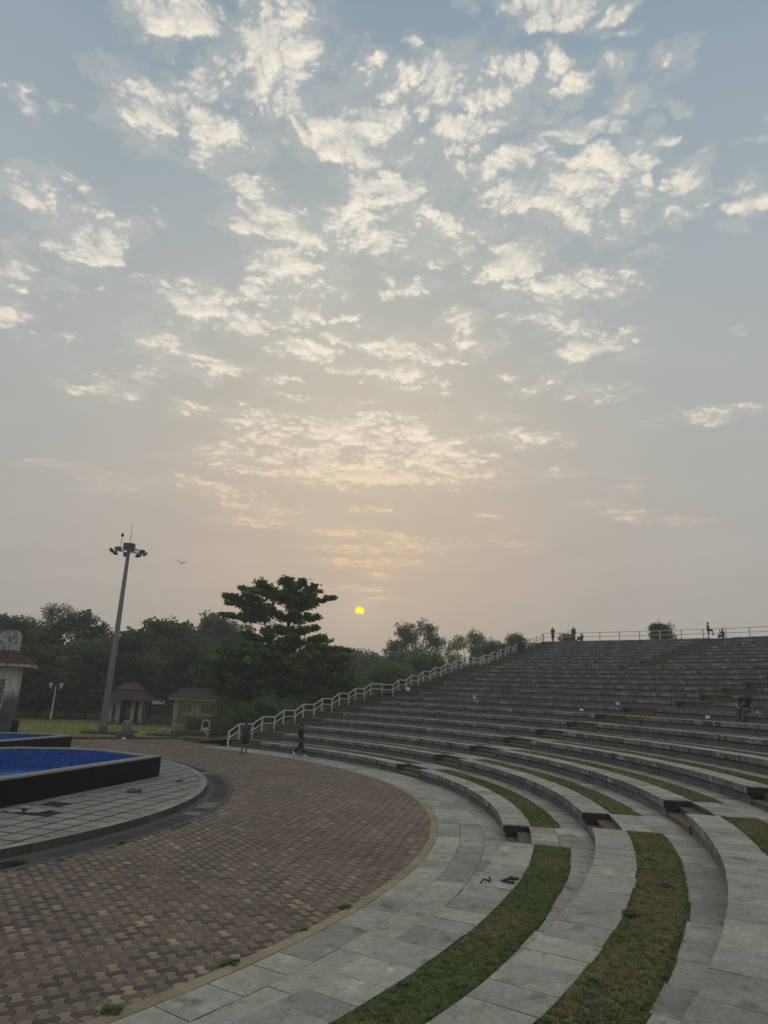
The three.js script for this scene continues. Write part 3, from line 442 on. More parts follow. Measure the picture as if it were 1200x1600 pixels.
{
  // stone walkway at the foot of the seats, three bands of slabs
  const w = new THREE.Group(); w.name = 'walkway'; w.userData.kind = 'structure'; scene.add(w); const r = rng(88);
  const bands = [23.856, 24.47, 25.08, 25.70];
  const sub = new Quads(); ringPart(sub, WALK_R, 25.75, -0.2, -0.02, -62 * DEG, 58 * DEG, { n: 60 }); mesh('bedding', sub.build(), M.core, w);
  for (let b = 0; b < 3; b++) for (let a = -61.5 * DEG + b * 0.01; a < 56 * DEG;) { const R = bands[b], len = (0.55 + 0.65 * r()) / R; mesh('paving_slab', ringGeo(R + 0.004, bands[b + 1] - 0.006, -0.06, 0.012 + 0.005 * r(), a, a + len - (0.006 + 0.006 * r()) / R, { n: 1, tilt: 0.008 * (r() - 0.5), tiltR: 0.003 * (r() - 0.5) }), [pick(M.slab, r), pick(M.riser, r)], w); a += len; }
}
// kerb of the lawn
{
  const k = thing('lawn_kerb', 'low stone kerb between the far paving and the lawn', 'kerb'); const r = rng(12);
  for (let i = 1; i < LAWN_EDGE.length - 1; i++) { const [x0, z0] = LAWN_EDGE[i], [x1, z1] = LAWN_EDGE[i + 1], L = Math.hypot(x1 - x0, z1 - z0), n = Math.max(1, Math.round(L / 0.9)); for (let j = 0; j < n; j++) { const t = (j + 0.5) / n; const m = mesh('kerb_stone', boxGeo(-L / n / 2 + 0.008, L / n / 2 - 0.008, -0.1, 0.14 + 0.02 * r(), -0.09, 0.09), pick(M.darkstone, r), k); m.position.set(lerp(x0, x1, t), 0, lerp(z0, z1, t)); m.rotation.y = -Math.atan2(z1 - z0, x1 - x0) + 0.02 * (r() - 0.5); } }
}
const TERR_R = 16.3, TERR_Y = 0.19;
const POOL_A = [[13.78, -4.85], [13.3, -2.6], [12.85, -0.6], [12.42, 1.4], [11.98, 3.3], [11.3, 6.2], [10.6, 9.0], [7.6, 9.6], [6.9, 5], [6.7, 1.5], [6.75, -2.0], [7.0, -4.3], [7.45, -5.25], [7.95, -5.75], [8.7, -5.95], [9.45, -6.25], [10.4, -6.35], [11.3, -6.15], [12.3, -5.5], [13.1, -4.98]];
const POOL_B = [[6.95, -12.75], [6.6, -11.0], [6.25, -9.4], [5.95, -7.9], [5.6, -6.2], [2.5, -5.6], [-1.5, -6.4], [-2.0, -9.0], [0.6, -11.2], [2.6, -12.3], [4.0, -13.0], [5.2, -13.3], [6.2, -13.1]];
function inside(poly, x, z) { let c = false; for (let i = 0, j = poly.length - 1; i < poly.length; j = i++) { const [xi, zi] = poly[i], [xj, zj] = poly[j]; if ((zi > z) !== (zj > z) && x < (xj - xi) * (z - zi) / (zj - zi) + xi) c = !c; } return c; }
{
  const t = thing('round_terrace', 'raised round terrace of square grey tiles with wide dark joints', 'terrace'); const r = rng(55);
  { const g = new THREE.CylinderGeometry(TERR_R - 0.22, TERR_R - 0.22, TERR_Y + 0.5, 160).toNonIndexed(); g.translate(0, (TERR_Y - 0.5) / 2 - 0.012, 0); mesh('base', g, M.joint, t); }
  for (let a = -90 * DEG; a < 60 * DEG;) { const w = (0.7 + 0.5 * r()) / TERR_R; mesh('edge_stone', ringGeo(TERR_R - 0.24, TERR_R + 0.01 * r(), -0.03, TERR_Y + 0.004 * r(), a, a + w - 0.008 / TERR_R, { n: 1 }), [pick(M.terrace, r), pick(M.darkstone, r)], t); a += w; }
  { const q = new Quads(); ringPart(q, TERR_R - 0.24, TERR_R, -0.03, TERR_Y, 60.2 * DEG, 269.8 * DEG, { n: 120 }); mesh('edge_course', q.build(), M.darkstone[0], t); }
  // square tiles laid along the pool wall
  const S = 0.66, A = -77.8 * DEG, c = Math.cos(A), s = Math.sin(A), cells = [];
  for (let i = -26; i <= 26; i++) for (let j = -26; j <= 26; j++) { const x = (i * c - j * s) * S, z = (i * s + j * c) * S; const cn = [[-1, -1], [1, -1], [1, 1], [-1, 1]].map(([p, q]) => [x + (p * c - q * s) * 0.29, z + (p * s + q * c) * 0.29]); if (cn.every(([u, v]) => inside(POOL_A, u, v) || inside(POOL_B, u, v))) continue; const rr = cn.map(([u, v]) => Math.hypot(u, v)); if (Math.min(...rr) > TERR_R - 0.3) continue; cells.push({ i, j, x, z, cut: Math.max(...rr) > TERR_R - 0.26, d: Math.hypot(x - 21.85, z - 22.7) }); }
  cells.sort((a, b) => a.d - b.d); const far = [];
  cells.forEach((k, n) => {
    const gap = 0.034 + 0.012 * r(), h = S / 2 - gap, y = TERR_Y + 0.004 * (r() - 0.5); if (r() < 0.012 || (Math.abs(k.x - 13.0) < 0.5 && Math.abs(k.z - 3.4) < 0.4)) return;
    let pts = [[-h, -h], [h, -h], [h, h], [-h, h]].map(([p, q]) => [k.x + p * c - q * s, k.z + p * s + q * c]);
    if (k.cut) { const out = []; const L = TERR_R - 0.255; for (let a = 0; a < 4; a++) { const P = pts[a], Q = pts[(a + 1) % 4]; for (let m = 0; m < 6; m++) { const u = lerp(P[0], Q[0], m / 6), v = lerp(P[1], Q[1], m / 6), R = Math.hypot(u, v); out.push(R > L ? [u * L / R, v * L / R] : [u, v]); } } pts = out; }
    const q = new Quads(), o = r() * 7, cx = pts.reduce((a, p) => a + p[0], 0) / pts.length, cz = pts.reduce((a, p) => a + p[1], 0) / pts.length; const ta = 0.012 * (r() - 0.5), tb = 0.012 * (r() - 0.5), hy = (p) => y + ta * (p[0] - cx) + tb * (p[1] - cz);
    for (let a = 0; a < pts.length; a++) { const P = pts[a], Q = pts[(a + 1) % pts.length]; if (Math.hypot(P[0] - Q[0], P[1] - Q[1]) < 1e-4) continue; q.quad([cx, y, cz], [Q[0], hy(Q), Q[1]], [P[0], hy(P), P[1]], [cx, y, cz], [cx + o, cz], [Q[0] + o, Q[1]], [P[0] + o, P[1]], [cx + o, cz]); q.quad([P[0], y - 0.02, P[1]], [P[0], hy(P), P[1]], [Q[0], hy(Q), Q[1]], [Q[0], y - 0.02, Q[1]], [0, 0], [0, 0.05], [0.6, 0.05], [0.6, 0]); }
    if (n < 300) mesh('tile', q.build(), M.terrace[Math.floor(r() * r() * 5)], t); else far.push(q.build());
  });
  if (far.length) tag(mesh('tile_field', merge(far), M.terrace[1], t), null, null, null, 'stuff');
}
// slotted drain covers in the ring-shaped gutter round the terrace
{
  const t = thing('ring_drain', 'ring-shaped gutter with slotted concrete covers round the terrace', 'drain'); const r = rng(66);
  const q = new Quads(); ringPart(q, 16.2, 17.3, -0.5, -0.24, -100 * DEG, 60 * DEG, { n: 80 }); mesh('trench_floor', q.build(), M.joint, t);
  for (const [ra, rb, n] of [[TERR_R + 0.02, 16.58, 'inner_rim'], [17.06, 17.235, 'outer_rim']]) { const k = new Quads(); ringPart(k, ra, rb, -0.3, 0.012, -100 * DEG, 60 * DEG, { n: 90 }); mesh(n, k.build(), M.grate[1], t); }
  for (let a = -70 * DEG, n = 0; a < 50 * DEG; n++) {
    const len = 0.62 / 16.8, b = a + len - 0.012 / 16.8, y = 0.002 + 0.012 * r(); const gone = Math.abs(a - 27.2 * DEG) < 0.02;
    if (!gone) { const k = new Quads(), ri = 16.585, ro = 17.055; for (let s = 0; s < 6; s++) { const w = (ro - ri - 0.03) / 5; ringPart(k, ri + s * w, ri + s * w + 0.03, -0.035, y, a, b, { n: 1 }); } for (let s = 0; s < 4; s++) { const c0 = lerp(a, b - 0.035 / 16.8, s / 3); ringPart(k, ri, ro, -0.035, y - 0.002, c0, c0 + 0.035 / 16.8, { n: 1 }); } mesh('drain_cover', k.build(), r() < 0.13 ? M.grate[3] : pick(M.grate.slice(0, 3), r), t); }
    a += len;
  }
}
// dark granite pools lined with blue mosaic
function pool(name, label, poly, floorY, rimY) {
  const t = thing(name, label, 'pool', 'blue mosaic pools on the terrace'); const n = poly.length; let area = 0; for (let i = 0; i < n; i++) { const [a, b] = poly[i], [c, d] = poly[(i + 1) % n]; area += a * d - c * b; } const sgn = area > 0 ? 1 : -1;
  const off = (d) => poly.map((p, i) => { const a = poly[(i + n - 1) % n], b = poly[(i + 1) % n]; const n1 = [p[1] - a[1], a[0] - p[0]], n2 = [b[1] - p[1], p[0] - b[0]]; const l1 = Math.hypot(...n1), l2 = Math.hypot(...n2); let nx = n1[0] / l1 + n2[0] / l2, nz = n1[1] / l1 + n2[1] / l2; const l = Math.hypot(nx, nz), k = Math.min(2.2, 2 / l) / l; return [p[0] - sgn * nx * k * d, p[1] - sgn * nz * k * d]; });
  const out = poly, inn = off(0.34), capO = off(-0.025), capI = off(0.37);
  const W = (A, y0, y1, flip) => { const q = new Quads(); let s = 0; for (let i = 0; i < n; i++) { const a = A[i], b = A[(i + 1) % n], l = Math.hypot(b[0] - a[0], b[1] - a[1]); const P = [[a[0], y0, a[1]], [b[0], y0, b[1]], [b[0], y1, b[1]], [a[0], y1, a[1]]]; const U = [[s, y0], [s + l, y0], [s + l, y1], [s, y1]]; if (flip) q.quad(P[1], P[0], P[3], P[2], U[1], U[0], U[3], U[2]); else q.quad(...P, ...U); s += l; } return q; };
  // cladding slabs outside, one by one
  let k = 0; for (let i = 0; i < n; i++) { const a = out[i], b = out[(i + 1) % n], L = Math.hypot(b[0] - a[0], b[1] - a[1]), m = Math.max(1, Math.round(L / 0.95)); for (let j = 0; j < m; j++) { const g = boxGeo(0.003, L / m - 0.003, TERR_Y - 0.04, rimY - 0.05, -0.0, 0.05); const o = mesh('cladding_slab', g, M.black, t); const ang = Math.atan2(b[1] - a[1], b[0] - a[0]); o.position.set(lerp(a[0], b[0], j / m), 0, lerp(a[1], b[1], j / m)); o.rotation.y = -ang; k++; } }
  mesh('lining', W(inn, floorY, rimY - 0.03, sgn > 0).build(), M.mosaic, t);
  const s = new THREE.Shape(inn.map(([x, z]) => new THREE.Vector2(x, -z))); const fl = new THREE.ShapeGeometry(s).rotateX(-Math.PI / 2).translate(0, floorY, 0); mesh('floor', fl, M.mosaic, t);
  const cap = new Quads(); for (let i = 0; i < n; i++) { const j = (i + 1) % n, v = (p, y) => [p[0], y, p[1]]; const f = (a, b, c, d) => { const P = [a, b, c, d]; const uvs = P.map((p) => [p[0] + p[2], p[2] - p[0] + p[1]]); cap.quad(...P, ...uvs); }; if (sgn > 0) { f(v(capO[i], rimY), v(capI[i], rimY), v(capI[j], rimY), v(capO[j], rimY)); } else { f(v(capO[i], rimY), v(capO[j], rimY), v(capI[j], rimY), v(capI[i], rimY)); } f(v(capO[i], rimY - 0.05), v(capO[j], rimY - 0.05), v(capO[j], rimY), v(capO[i], rimY)); f(v(capI[i], rimY - 0.05), v(capI[j], rimY - 0.05), v(capI[j], rimY), v(capI[i], rimY)); }
  mesh('coping', cap.build(), M.terrace[0], t);
  return t;
}
pool('mosaic_pool', 'nearer dark granite pool with a pointed end, lined with blue mosaic', POOL_A, 0.205, 0.94);
pool('mosaic_pool', 'farther dark granite pool lined with blue mosaic, behind the pointed one', POOL_B, 0.3, 0.94);

// ---------------------------------------------------------------- lawn furniture and small buildings
const v = (x, y, z) => new THREE.Vector3(x, y, z);
function lathe(list, seg = 16) { return new THREE.LatheGeometry(list.map(([r, y]) => new THREE.Vector2(r, y)), seg); }
// high mast with floodlights
{
  const t = thing('floodlight_mast', 'tall tapering grey floodlight mast standing on the lawn edge', 'floodlight mast', null, [2.41, 0, -28.59]);
  const h = 13.5; mesh('pole', lathe([[0.0, 0.1], [0.31, 0.1], [0.31, 0.5], [0.27, 0.62], [0.24, 2], [0.13, h], [0, h]], 14), M.steel, t);
  mesh('base_plate', boxGeo(-0.42, 0.42, 0.05, 0.14, -0.42, 0.42), M.steel, t);
  mesh('footing', boxGeo(-1.25, 1.35, -0.1, 0.16, -0.75, 0.75), M.darkstone[0], t);
  mesh('service_door', boxGeo(-0.1, 0.1, 0.75, 1.4, 0.2, 0.285), M.steel, t);
  mesh('head_box', boxGeo(-0.36, 0.36, h + 0.05, h + 0.42, -0.3, 0.3), std({ map: T.steel, color: tint(0.45) }), t);
  const ring = new THREE.TorusGeometry(0.95, 0.035, 6, 24).rotateX(Math.PI / 2).translate(0, h - 0.12, 0); mesh('lamp_ring', ring, M.dark, t);
  for (let i = 0; i < 8; i++) {
    const a = i / 8 * 2 * Math.PI + 0.3, c = Math.cos(a), s = Math.sin(a), f = new THREE.Group(); f.name = 'floodlight'; f.position.set(c * 1.02, h - 0.16, s * 1.02); f.rotation.set(0, -a + Math.PI / 2, 0); t.add(f);
    const body = boxGeo(-0.2, 0.2, -0.16, 0.16, -0.08, 0.08); body.rotateX(0.75); body.translate(0, -0.1, 0.22); mesh('housing', body, M.dark, f);
    mesh('bracket', barGeo([0, 0.08, -0.1], [0, -0.05, 0.2], 0.03, 4), M.dark, f);
    const gl = boxGeo(-0.18, 0.18, -0.13, 0.13, 0.082, 0.09); gl.rotateX(0.75); gl.translate(0, -0.1, 0.22); mesh('glass', gl, std({ color: tint(0.2, 0.22, 0.24), roughness: 0.15 }), f);
    mesh('arm', barGeo([0, 0.06, -1.0], [0, 0.06, -0.05], 0.03, 4), M.dark, f);
  }
  mesh('lightning_rod', barGeo([0, h + 0.5, 0], [0.02, h + 2.0, 0], 0.022, 6, 0.012), M.dark, t);
  mesh('beacon_stem', barGeo([-0.62, h - 0.1, 0.1], [-0.6, h + 0.95, 0.1], 0.02, 6), M.dark, t);
  mesh('beacon', new THREE.SphereGeometry(0.12, 12, 8).scale(1, 1.25, 1).translate(-0.6, h + 1.05, 0.1), std({ color: tint(0.22, 0.02, 0.015), roughness: 0.3 }), t);
}
// lamp post with two lanterns
{
  const t = thing('lantern_post', 'slim white lamp post with two lanterns on the far lawn', 'lamp post', null, [-8.24, 0, -43.56]);
  mesh('pole', lathe([[0, 0], [0.12, 0], [0.12, 0.5], [0.07, 0.75], [0.05, 3.0], [0, 3.0]], 10), M.paint, t);
  mesh('cross_arm', barGeo([-0.48, 2.72, 0], [0.48, 2.72, 0], 0.03, 6), M.dark, t);
  for (const s of [-1, 1]) { const l = new THREE.Group(); l.name = 'lantern'; l.position.set(s * 0.48, 2.72, 0); l.scale.setScalar(0.78); t.add(l); mesh('globe', lathe([[0, 0.04], [0.14, 0.06], [0.24, 0.55], [0.2, 0.66], [0, 0.72]], 10), std({ color: tint(0.5, 0.51, 0.48), roughness: 0.5 }), l); mesh('collar', lathe([[0, -0.2], [0.03, -0.2], [0.05, 0.0], [0.13, 0.06], [0, 0.06]], 8), M.dark, l); }
}
// tiled hip roof over a rectangle: rows of tile courses that step down the slope
function hipRoof(x0, x1, z0, z1, y0, y1, inset, rows) {
  const q = new Quads();
  for (let i = 0; i < rows; i++) {
    const t0 = i / rows, t1 = (i + 1) / rows, f = (t, d) => [x0 + inset * t, x1 - inset * t, z0 + inset * t, z1 - inset * t, lerp(y0, y1, t) + d], a = f(t0, 0.045), b = f(t1, 0.0);
    const C = (p, d = 0) => [[p[0], p[4] + d, p[2]], [p[1], p[4] + d, p[2]], [p[1], p[4] + d, p[3]], [p[0], p[4] + d, p[3]]], A = C(a), B = C(b), L = C(a, -0.045);
    for (let s = 0; s < 4; s++) { const n = (s + 1) % 4, l = Math.hypot(A[n][0] - A[s][0], A[n][2] - A[s][2]); q.quad(A[n], A[s], B[s], B[n], [l, t0 * 3], [0, t0 * 3], [0.3, t1 * 3], [l - 0.3, t1 * 3]); q.quad(L[n], L[s], A[s], A[n], [l, 0], [0, 0], [0, 0.05], [l, 0.05]); }
  }
  const B = [[x0 + inset, y1, z0 + inset], [x1 - inset, y1, z0 + inset], [x1 - inset, y1, z1 - inset], [x0 + inset, y1, z1 - inset]]; q.quad(B[3], B[2], B[1], B[0], [0, 0], [1, 0], [1, 1], [0, 1]);
  return q.build();
}
function lattice(w, h, nx, ny, d = 0.06) { // pierced screen: frame and diagonal bars
  const g = [boxGeo(-w / 2, w / 2, 0, 0.04, -d / 2, d / 2), boxGeo(-w / 2, w / 2, h - 0.04, h, -d / 2, d / 2), boxGeo(-w / 2, -w / 2 + 0.04, 0.04, h - 0.04, -d / 2, d / 2), boxGeo(w / 2 - 0.04, w / 2, 0.04, h - 0.04, -d / 2, d / 2)];
  for (let i = 1; i < nx; i++) { const x = -w / 2 + w * i / nx; g.push(boxGeo(x - 0.014, x + 0.014, 0.04, h - 0.04, -d / 2 + 0.004, d / 2 - 0.004)); }
  for (let j = 1; j < ny; j++) { const y = h * j / ny; g.push(boxGeo(-w / 2 + 0.04, w / 2 - 0.04, y - 0.014, y + 0.014, -d / 2 + 0.008, d / 2 - 0.008)); }
  for (let i = 0; i < nx; i++) for (let j = 0; j < ny; j++) { const cx = -w / 2 + w * (i + 0.5) / nx, cy = h * (j + 0.5) / ny, k = Math.min(w / nx, h / ny) * 0.42; if ((i + j) % 2) g.push(barGeo([cx - k, cy - k, 0], [cx + k, cy + k, 0], 0.012, 4)); else g.push(barGeo([cx - k, cy + k, 0], [cx + k, cy - k, 0], 0.012, 4)); }
  return merge(g);
}
// stained white kiosk at the edge, tiled skirt roof with a block above
{
  const t = thing('white_kiosk', 'weathered white kiosk with a red tiled skirt roof and a stained block on top', 'kiosk', null, [-0.5, 0, -21.1], 24 * DEG);
  // local: right front corner at (0, 0), wall runs towards -x, depth towards -z
  const wall = new Quads(), W = 6, D = 5, Hh = 4.25;
  // faces with v from the ground up, so that the algae sits at the foot
  const Q = new Quads(), fc = (a, b, u0) => { const l = Math.hypot(b[0] - a[0], b[1] - a[1]); Q.quad([a[0], 0, a[1]], [b[0], 0, b[1]], [b[0], Hh, b[1]], [a[0], Hh, a[1]], [u0, 0], [u0 + l, 0], [u0 + l, Hh], [u0, Hh]); };
  fc([-W, 0], [0, 0], 0); fc([0, 0], [0, -D], 6.3); fc([0, -D], [-W, -D], 1); fc([-W, -D], [-W, 0], 2); mesh('wall', Q.build(), std({ map: T.grimewall }), t);
  const win = new THREE.Group(); win.name = 'window'; win.position.set(-1.35, 1.7, 0.02); t.add(win); mesh('screen', lattice(1.5, 1.8, 6, 8), M.plaster, win); mesh('dark_backing', boxGeo(-0.74, 0.74, 0.02, 1.78, -0.012, -0.008), M.dark, win);  // near-black sheet on the solid wall, painted as the shaded interior behind the screen
  mesh('fascia', merge([boxGeo(-W - 0.85, 0.85, Hh, Hh + 0.22, 0.7, 0.85), boxGeo(0.7, 0.85, Hh, Hh + 0.22, -D - 0.85, 0.7), boxGeo(-W - 0.85, 0.7, Hh + 0.01, Hh + 0.05, -D - 0.85, 0.7)]), M.plaster, t);
  mesh('roof', hipRoof(-W - 0.95, 0.95, -D - 0.95, 0.95, Hh + 0.2, Hh + 0.98, 1.3, 6), M.rooftile, t);
  const block = boxGeo(-W + 0.25, -0.42, Hh + 0.9, Hh + 2.2, -D + 0.25, -0.35); mesh('roof_block', block, std({ map: T.stainblock, color: tint(0.8) }), t);
}
tag(mesh('litter_bin', lathe([[0, 0], [0.27, 0], [0.33, 0.9], [0.35, 0.93], [0.3, 0.94], [0.28, 0.5], [0, 0.5]], 16).translate(-1.5, -0.03, -23.6), M.bin, scene), 'black litter bin beside the white kiosk', 'bin');
// small pavilion with a two-step tiled roof on pillars
{
  const t = thing('pavilion', 'open pavilion with a two-step tiled roof on grey pillars under the trees', 'pavilion', null, [-0.9, 0, -42.9], 8 * DEG);
  mesh('plinth', boxGeo(-1.75, 1.75, -0.05, 0.14, -1.75, 1.75), M.darkstone[1], t);
  for (const [x, z] of [[-1.3, 1.3], [1.3, 1.3], [-1.3, -1.3], [1.3, -1.3], [-0.62, 1.32], [0.62, 1.32]]) mesh('pillar', boxGeo(x - 0.17, x + 0.17, 0.14, 2.0, z - 0.17, z + 0.17), std({ map: T.plaster, color: tint(0.62) }), t);
  mesh('beam', merge([boxGeo(-1.55, 1.55, 2.0, 2.2, 1.1, 1.5), boxGeo(-1.55, 1.55, 2.0, 2.2, -1.5, -1.1), boxGeo(1.1, 1.5, 2.002, 2.198, -1.1, 1.1), boxGeo(-1.5, -1.1, 2.002, 2.198, -1.1, 1.1)]), std({ map: T.plaster, color: tint(0.5) }), t);
  mesh('back_wall', boxGeo(-1.3, 1.3, 0.14, 2.0, -1.45, -1.32), M.darkstone[2], t);
  mesh('notice_board', boxGeo(-0.3, 0.3, 0.5, 1.55, -0.2, -0.14), std({ map: T.plaster, color: tint(0.55) }), t);
  mesh('side_bench', boxGeo(1.45, 2.1, 0.14, 0.6, 0.2, 1.2), M.darkstone[1], t); mesh('side_bench', boxGeo(-2.0, -1.45, 0.14, 0.62, 0.4, 1.2), M.darkstone[1], t);
  mesh('roof', hipRoof(-2.25, 2.25, -2.25, 2.25, 2.1, 2.95, 1.15, 6), M.rooftile, t);
  mesh('upper_roof', hipRoof(-1.2, 1.2, -1.2, 1.2, 3.0, 3.62, 0.85, 4), std({ map: T.rooftile, color: tint(0.8, 1.0, 1.05) }), t);
  mesh('lantern_wall', boxGeo(-1.0, 1.0, 2.9, 3.05, -1.0, 1.0), M.darkstone[0], t);
}
// cream hut with pierced screens
{
  const t = thing('cream_hut', 'cream walled hut with four pierced screens and a brown tiled roof', 'hut', null, [3.75, 0, -41.0], -20 * DEG);
  const cream = std({ map: T.plaster, color: tint(0.6, 0.54, 0.41) });
  mesh('wall', boxGeo(0, 5.4, -0.05, 2.35, -3.2, 0), cream, t);
  for (const x of [1.15, 3.55]) for (const y of [0.28, 1.25]) { const w = new THREE.Group(); w.name = 'screen_window'; w.position.set(x, y, 0.02); t.add(w); for (const s of [-0.36, 0.36]) { const m = mesh('screen', lattice(0.62, 0.78, 4, 5, 0.05), cream, w); m.position.x = s; } mesh('dark_backing', boxGeo(-0.7, 0.7, 0.01, 0.77, -0.014, -0.01), M.dark, w); }  // dark sheet behind each screen pair stands in for interior shade, wall is uncut
  mesh('fascia', merge([boxGeo(-0.4, 5.8, 2.35, 2.5, 0.42, 0.5), boxGeo(-0.4, -0.32, 2.35, 2.5, -3.6, 0.42), boxGeo(-0.32, 5.72, 2.352, 2.4, -3.6, 0.42)]), std({ map: T.plaster, color: tint(0.85) }), t);
  const q = new Quads(); for (let i = 0; i < 8; i++) { const a = i / 8, b = (i + 1) / 8, y = (s) => lerp(2.48, 3.35, s), z = (s) => lerp(0.58, -1.6, s); q.quad([-0.5, y(a) + 0.04, z(a)], [5.9, y(a) + 0.04, z(a)], [5.9, y(b), z(b)], [-0.5, y(b), z(b)], [0, a * 2.4], [6.4, a * 2.4], [6.4, b * 2.4], [0, b * 2.4]); q.quad([-0.5, y(a), z(a)], [5.9, y(a), z(a)], [5.9, y(a) + 0.04, z(a)], [-0.5, y(a) + 0.04, z(a)], [0, 0], [6.4, 0], [6.4, 0.05], [0, 0.05]); }
  q.quad([5.9, 2.48, -3.7], [-0.5, 2.48, -3.7], [-0.5, 3.35, -1.6], [5.9, 3.35, -1.6], [0, 0], [6.4, 0], [6.4, 2.4], [0, 2.4]); q.quad([-0.5, 2.48, -3.7], [-0.5, 2.48, 0.58], [-0.5, 3.35, -1.6], [-0.5, 3.35, -1.6], [0, 0], [4, 0], [2, 1], [2, 1]);
  mesh('roof', q.build(), M.rooftile, t);
}
// low rendered wall far behind, under the trees
{
  const t = thing('boundary_wall', 'long low grey boundary wall in the shade behind the pavilion', 'wall'); const r = rng(8);
  for (let i = 0; i < 26; i++) { const m = mesh('wall_bay', boxGeo(-1.72, 1.72, -0.05, 1.25 + 0.05 * r(), -0.1, 0.1), std({ map: T.darkstone, color: tint(0.85 + 0.3 * r()) }), t); m.position.set(-46 + i * 3.5 * 0.86, 0, -47 - i * 3.5 * 0.34); m.rotation.y = Math.atan2(0.34, 0.86); }
}
// concrete marker post, slabs, fallen pole and arched sign on the lawn
{
  const t = thing('marker_post', 'short tapering concrete post with a dark base beside the mast', 'post', null, [5.0, 0, -26.0], 0.3);
  mesh('shaft', lathe([[0, 0.25], [0.32, 0.25], [0.29, 1.05], [0.26, 1.1], [0, 1.1]], 4), std({ map: T.terrace, color: tint(0.85) }), t); mesh('base', lathe([[0, -0.02], [0.62, -0.02], [0.44, 0.3], [0.3, 0.42], [0, 0.42]], 9), M.darkstone[2], t);
}
for (const [x, z, w, d, h, a, l] of [[8.0, -30.5, 2.3, 1.2, 0.4, 0.3, 'dark stone slab pile near the arched board, upper block'], [6.6, -29.2, 2.2, 1.0, 0.16, -0.1, 'thin dark concrete slab lying on the lawn between post and arched board'], [3.4, -31.3, 1.2, 0.5, 0.14, 0.5, 'small dark slab lying on the lawn behind the mast']]) { const r = rng(Math.round(x * 10)); const g = new THREE.BoxGeometry(w, h, d, 6, 2, 4); const p = g.attributes.position; for (let i = 0; i < p.count; i++) { const k = noise(p.getX(i) * 3 + x, p.getZ(i) * 3 + p.getY(i) * 2); p.setXYZ(i, p.getX(i) + 0.1 * k, p.getY(i) + 0.05 * k, p.getZ(i) + 0.1 * k); } g.computeVertexNormals(); const m = mesh('stone_slab', g, M.darkstone[0], scene); m.position.set(x, h / 2 - 0.04, z); m.rotation.y = a; tag(m, l, 'slab'); }
{ const m = mesh('fallen_pole', merge([barGeo([0, 0.06, 0], [3.6, 0.09, -0.35], 0.07, 8), barGeo([2.2, 0.06, 0.1], [5.4, 0.1, -0.2], 0.08, 8), barGeo([-0.2, 0.08, -0.1], [-0.15, 0.2, 0.3], 0.12, 8)]), std({ map: T.plaster, color: tint(0.8) }), scene); m.position.set(5.4, 0, -33.6); m.rotation.y = 0.35; tag(m, 'pale fallen poles lying on the grass before the cream hut', 'pole'); }
{
  const t = thing('arched_board', 'small arched signboard on two legs by the bush at the stair foot', 'signboard', null, [9.25, 0, -30.6], -0.35);
  const arch = [boxGeo(-0.36, -0.28, 0, 0.82, -0.04, 0.04), boxGeo(0.28, 0.36, 0, 0.82, -0.04, 0.04)]; const tor = new THREE.TorusGeometry(0.32, 0.045, 6, 14, Math.PI).translate(0, 0.82, 0); mesh('frame', merge([...arch, tor]), M.paint, t);
  for (let i = 0; i < 3; i++) mesh('plate', boxGeo(-0.27, 0.27, 0.1 + i * 0.18, 0.24 + i * 0.18, -0.02, 0.02), M.paint, t);
  const s = new THREE.Shape(); s.absarc(0, 0.8, 0.27, 0, Math.PI); s.lineTo(-0.27, 0.64); s.lineTo(0.27, 0.64); mesh('panel', new THREE.ExtrudeGeometry(s, { depth: 0.03, bevelEnabled: false }).translate(0, 0, -0.015), M.dark, t);
}
{ const g = new THREE.IcosahedronGeometry(0.1, 2); const p = g.attributes.position; for (let i = 0; i < p.count; i++) { const k = 1 + 0.3 * noise(p.getX(i) * 9, p.getZ(i) * 9 + p.getY(i) * 5); p.setXYZ(i, p.getX(i) * k * 1.3, p.getY(i) * k * 0.7, p.getZ(i) * k); } g.computeVertexNormals(); const m = mesh('white_bag', g, std({ color: tint(0.7, 0.7, 0.68), roughness: 0.5 }), scene); m.position.set(5.6, 0.06, -23.9); tag(m, 'crumpled white bag on the paving before the lawn kerb', 'litter'); }
// thin aerial mast beyond the bank
{ const t = thing('aerial_mast', 'thin dark aerial mast above the bushes behind the handrail', 'mast', null, [23.93, 0, -77.3]); mesh('pole', barGeo([0, 0, 0], [0, 10.6, 0], 0.06, 6, 0.03), M.dark, t); mesh('cross_bar', barGeo([-0.5, 8.6, 0], [0.5, 8.6, 0], 0.04, 6), M.dark, t); mesh('beacon', new THREE.SphereGeometry(0.14, 8, 6).translate(0.5, 9.3, 0), M.dark, t); mesh('beacon_stem', barGeo([0.5, 8.6, 0], [0.5, 9.3, 0], 0.03, 6), M.dark, t); }
